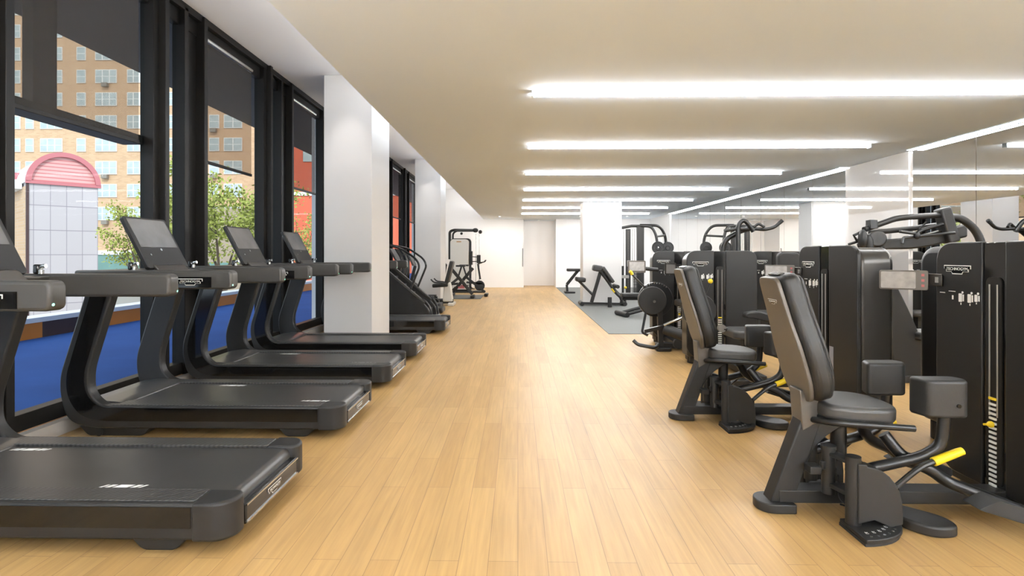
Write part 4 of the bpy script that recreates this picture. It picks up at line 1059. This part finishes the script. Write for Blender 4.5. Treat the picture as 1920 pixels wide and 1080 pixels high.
c = MB(); c.bar((.40, 0, 1.30), (.80, -.1, 1.28), .03, .03); c.bar((.40, 0, 1.12), (.75, -.1, 1.13), .03, .03); c.box(.66, .80, -.16, -.04, 1.06, 1.36); c.box(.40, .50, -.06, .06, 1.0, 1.5); c.build('carriage', 'iron', t, bevel=.01)
MB().box(-.4, .95, -.3, .3, 0, .06).build('base', 'charcoal', t, bevel=.01)

# ------------------------------------------------------------------ outside: terrace, street, buildings, trees
o = struct(MB().box(-8.1, WX - .24, -12, 40, -.35, -.02).build('terrace', 'blue_terrace', smooth=0))
wq = MB(); 
segs = [(-12, 'o'), (3.2, 'd'), (4.4, 'o'), (6.6, 'd'), (7.3, 'o'), (9.2, 'd'), (10.4, 'o'), (12.0, 'd'), (13, 'o'), (22, 'd'), (40, None)]
for i in range(len(segs) - 1):
    wq.k = 0 if segs[i][1] == 'o' else 1
    wq.box(-8.4, -8.1, segs[i][0], segs[i + 1][0], -.35, .25)
wq.k = 2; wq.box(-8.45, -8.05, -12, 40, .25, .33)
o = wq.build('terrace_wall', ['orange_paint', 'dark_brown', 'coping'], smooth=0); tag(o, 'low orange and brown terrace wall with pale coping outside the windows', 'wall')
struct(MB().box(-140, -8.4, -30, 140, -3.2, -3.0).build('street', 'asphalt', smooth=0))
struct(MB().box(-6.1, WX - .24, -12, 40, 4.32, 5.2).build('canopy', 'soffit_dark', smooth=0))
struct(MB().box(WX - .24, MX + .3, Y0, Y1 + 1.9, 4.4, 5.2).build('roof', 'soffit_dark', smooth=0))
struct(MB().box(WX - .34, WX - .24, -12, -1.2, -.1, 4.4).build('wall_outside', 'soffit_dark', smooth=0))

# tan brick apartment tower
bt = root('apartment_building', (-50, 65, -3), 0, 'tall tan brick apartment building filling the view through the windows', 'building')
MB().box(-45, 25.5, 0, 14, 0, 60).build('brick_wall', 'tan_brick', bt, smooth=0)
MB().box(-45, 25.6, -.15, 0, 0, 4.3).build('shop_front', 'shop_teal', bt, smooth=0)
MB().box(-45, 25.6, -.3, 0, 4.3, 4.8).build('sign_band', 'coping', bt, smooth=0)
def bwin(w, ac=False):
    f = MB(); f.box(-w / 2, w / 2, -.10, .0, 0, 1.6)
    g = f.build('window', 'window_white', bt, smooth=0)
    n = 1 if w < 1.4 else 3 if w > 2.2 else 2
    p = MB()
    for k in range(n):
        a = -w / 2 + w * k / n + .07; b_ = -w / 2 + w * (k + 1) / n - .07
        p.box(a, b_, -.12, -.10, .08, .76); p.box(a, b_, -.12, -.10, .84, 1.52)
    p.build('pane', 'curtain_pane', g, smooth=0)
    if ac: MB().box(-.35, .35, -.45, -.1, -.5, -.05).build('air_conditioner', 'ac_unit', g, smooth=0)
    return g
protos = {}
wx = [(-57.9, 1.0), (-55.0, 2.6), (-52.4, 1.0), (-49.3, 2.6), (-45.6, 2.2), (-42.3, 1.0), (-39.4, 2.6), (-36.6, 2.2), (-33.4, 1.0), (-30.2, 2.6), (-61, 1.0), (-63.5, 2.6)]
wx = [(((8 + 32) - 971) / 15.85, 1.0)] + [((x - 971) / 15.85, w_) for x, w_ in ((82, 2.7), (14, 1.0), (140, 1.1), (188, 2.6), (247, 2.3), (318, 1.1), (345, 2.6), (396, 1.2), (432, 2.2))]
cnt = 0
for r_ in range(10):
    z = 1.4 + (476 - (412 - 43.5 * r_)) / 15.85 + 3
    for i, (x, w_) in enumerate(wx):
        if cnt >= 98: continue
        ac = (i in (4, 8) and r_ % 2 == 0)
        key = (w_, ac)
        if key not in protos:
            protos[key] = bwin(w_, ac); g = protos[key]
        else: g = copy_tree(protos[key], bt)
        g.location = (x + 50, 0, z); cnt += 1

# white panelled building with a pink barrel roof
pv = root('pavilion', (-26.3, 29, -3), R(50), 'white panelled building with a pink arched roof seen through the first window', 'building')
MB().box(0, 3.07, 0, 6, 0, 8.3).build('panel_wall', 'white_panel', pv, smooth=0)
MB().box(-.05, 0, .1, 6, 0, 8.1).build('side_wall', 'tan_brick', pv, smooth=0)
MB().prism([(1.535 + 1.45 * math.cos(R(a)), 8.3 + 1.5 * math.sin(R(a))) for a in range(0, 181, 6)], .06, .16, 'y').build('arch_gable', 'pink_slats', pv, smooth=0)
def arc(r0): return [(1.535 + r0 * math.cos(R(a)), 8.3 + r0 * 1.05 * math.sin(R(a))) for a in range(0, 181, 6)]
rim = MB(); rim.prism(arc(1.66) + arc(1.42)[::-1], -.12, .14, 'y'); rim.box(-.12, 3.2, -.12, .1, 8.2, 8.36); rim.build('arch_rim', 'pink_roof', pv)
rim = MB(); rim.prism(arc(1.62) + arc(1.40)[::-1], .14, 6, 'y'); rim.build('barrel_roof', 'coping', pv)
MB().box(-.10, .02, -.06, .12, 0, 8.2).build('corner_trim', 'dark_brown', pv, smooth=0)
MB().box(-.4, -.06, 1.5, 6, 8.0, 8.5).build('parapet', 'coping', pv, smooth=0)
MB().box(-.5, .2, 3.5, 9, 8.5, 9.1).build('rear_roof', 'pink_roof', pv, smooth=0)

rb = root('red_building', (-13.5, 45, -3), 0, 'orange red building seen through the window beside the first column', 'building')
MB().box(-5.2, 12, 0, 15, 0, 34).build('facade', 'red_facade', rb, smooth=0)
MB().box(-5.25, 12, -.1, 0, 9.2, 9.5).build('cornice', 'coping', rb, smooth=0)
for k in range(4):
    g = MB().box(-.7, .7, -.08, 0, 0, 1.7).build('window', 'curtain_pane', rb, smooth=0); g.location = (-3.5 + k * 2.6, 0, 12)
bb_ = root('beige_building', (-28.5, 50, -3), 0, 'pale beige low building behind the tree', 'building')
MB().box(-5, 8, 0, 8, 0, 8.6).build('facade', 'beige_wall', bb_, smooth=0)
MB().box(-5.2, 8.2, -.3, 0, 3.2, 3.6).build('canopy', 'shop_teal', bb_, smooth=0)

def tree(loc, h, spread, lab, seed, nl=2600):
    rnd = random.Random(seed)
    t = root('street_tree', loc, 0, lab, 'tree', 'leafy street trees outside')
    b = MB(); tips = []
    b.tube([(0, 0, 0), (.05, .02, h * .25), (-.03, .05, h * .45)], .13, 8, r2=.09)
    for k in range(9):
        a = 2 * PI * k / 9 + rnd.uniform(-.3, .3); z0 = h * rnd.uniform(.36, .46); r_ = spread * rnd.uniform(.6, 1.0); z1 = h * rnd.uniform(.62, 1.0)
        m_ = Vector((math.cos(a) * r_ * .5, math.sin(a) * r_ * .5, (z0 + z1) / 2 + .1)); e = Vector((math.cos(a) * r_, math.sin(a) * r_, z1))
        b.tube([(0, 0, z0), m_, e], .05, 6, r2=.012, fillet=.3)
        for j in range(4):
            d = Vector((rnd.uniform(-1, 1), rnd.uniform(-1, 1), rnd.uniform(-.2, 1))) * spread * .38
            s_ = m_.lerp(e, rnd.random()); b.tube([s_, s_ + d * .6, s_ + d], .02, 5, r2=.006); tips.append(s_ + d); tips.append(s_ + d * .55)
        tips.append(e)
    b.build('trunk', 'bark', t)
    f = MB()
    for k in range(nl):
        c = rnd.choice(tips) + Vector((rnd.gauss(0, 1), rnd.gauss(0, 1), rnd.gauss(0, .7))) * spread * .13
        u = Vector((rnd.gauss(0, 1), rnd.gauss(0, 1), rnd.gauss(0, 1))).normalized(); v = u.orthogonal().normalized(); s_ = rnd.uniform(.05, .095)
        f.add([c - u * s_, c + v * s_ * .5, c + u * s_, c - v * s_ * .5], [(0, 1, 2, 3)])
    f.build('foliage', 'leaf', t, smooth=0)
    return t
tree((-10.9, 20, -3), 7.6, 2.3, 'light green leafy tree filling the second wide window', 3, 7000)
tree((-17.9, 26, -3), 6.6, 1.7, 'light green tree behind the second treadmill screen', 5, 3000)
tree((-12.3, 31, -3), 6.5, 2.0, 'light green tree beside the red building', 9, 2600)

# cars on the street
for (x, y, lab) in ((-24.0, 37, 'white car parked on the street, seen under the first treadmill arm'), (-19.5, 41, 'white car parked farther along the street outside')):
    t = root('car', (x, y, -3), 0, lab, 'car', 'parked cars outside')
    t.scale = (1, 1, 1)
    body = poly_fillet([(-2.1, .3), (2.1, .3), (2.15, .8), (1.3, .95), (.8, 1.42), (-1.0, 1.45), (-1.6, .95), (-2.15, .85)], .12)
    MB().prism(body, -.85, .85, 'y').build('car_body', 'car_white', t, bevel=.08)
    MB().prism([(.72, 1.36), (-.92, 1.38), (-1.35, .98), (1.1, .98)], -.87, .87, 'y').build('car_window', 'gloss_black', t)
    for xx in (-1.3, 1.3):
        for s in (-1, 1): MB().cyl((xx, s * .70, .32), (xx, s * .88, .32), .32, 20).build('wheel', 'rubber', t)
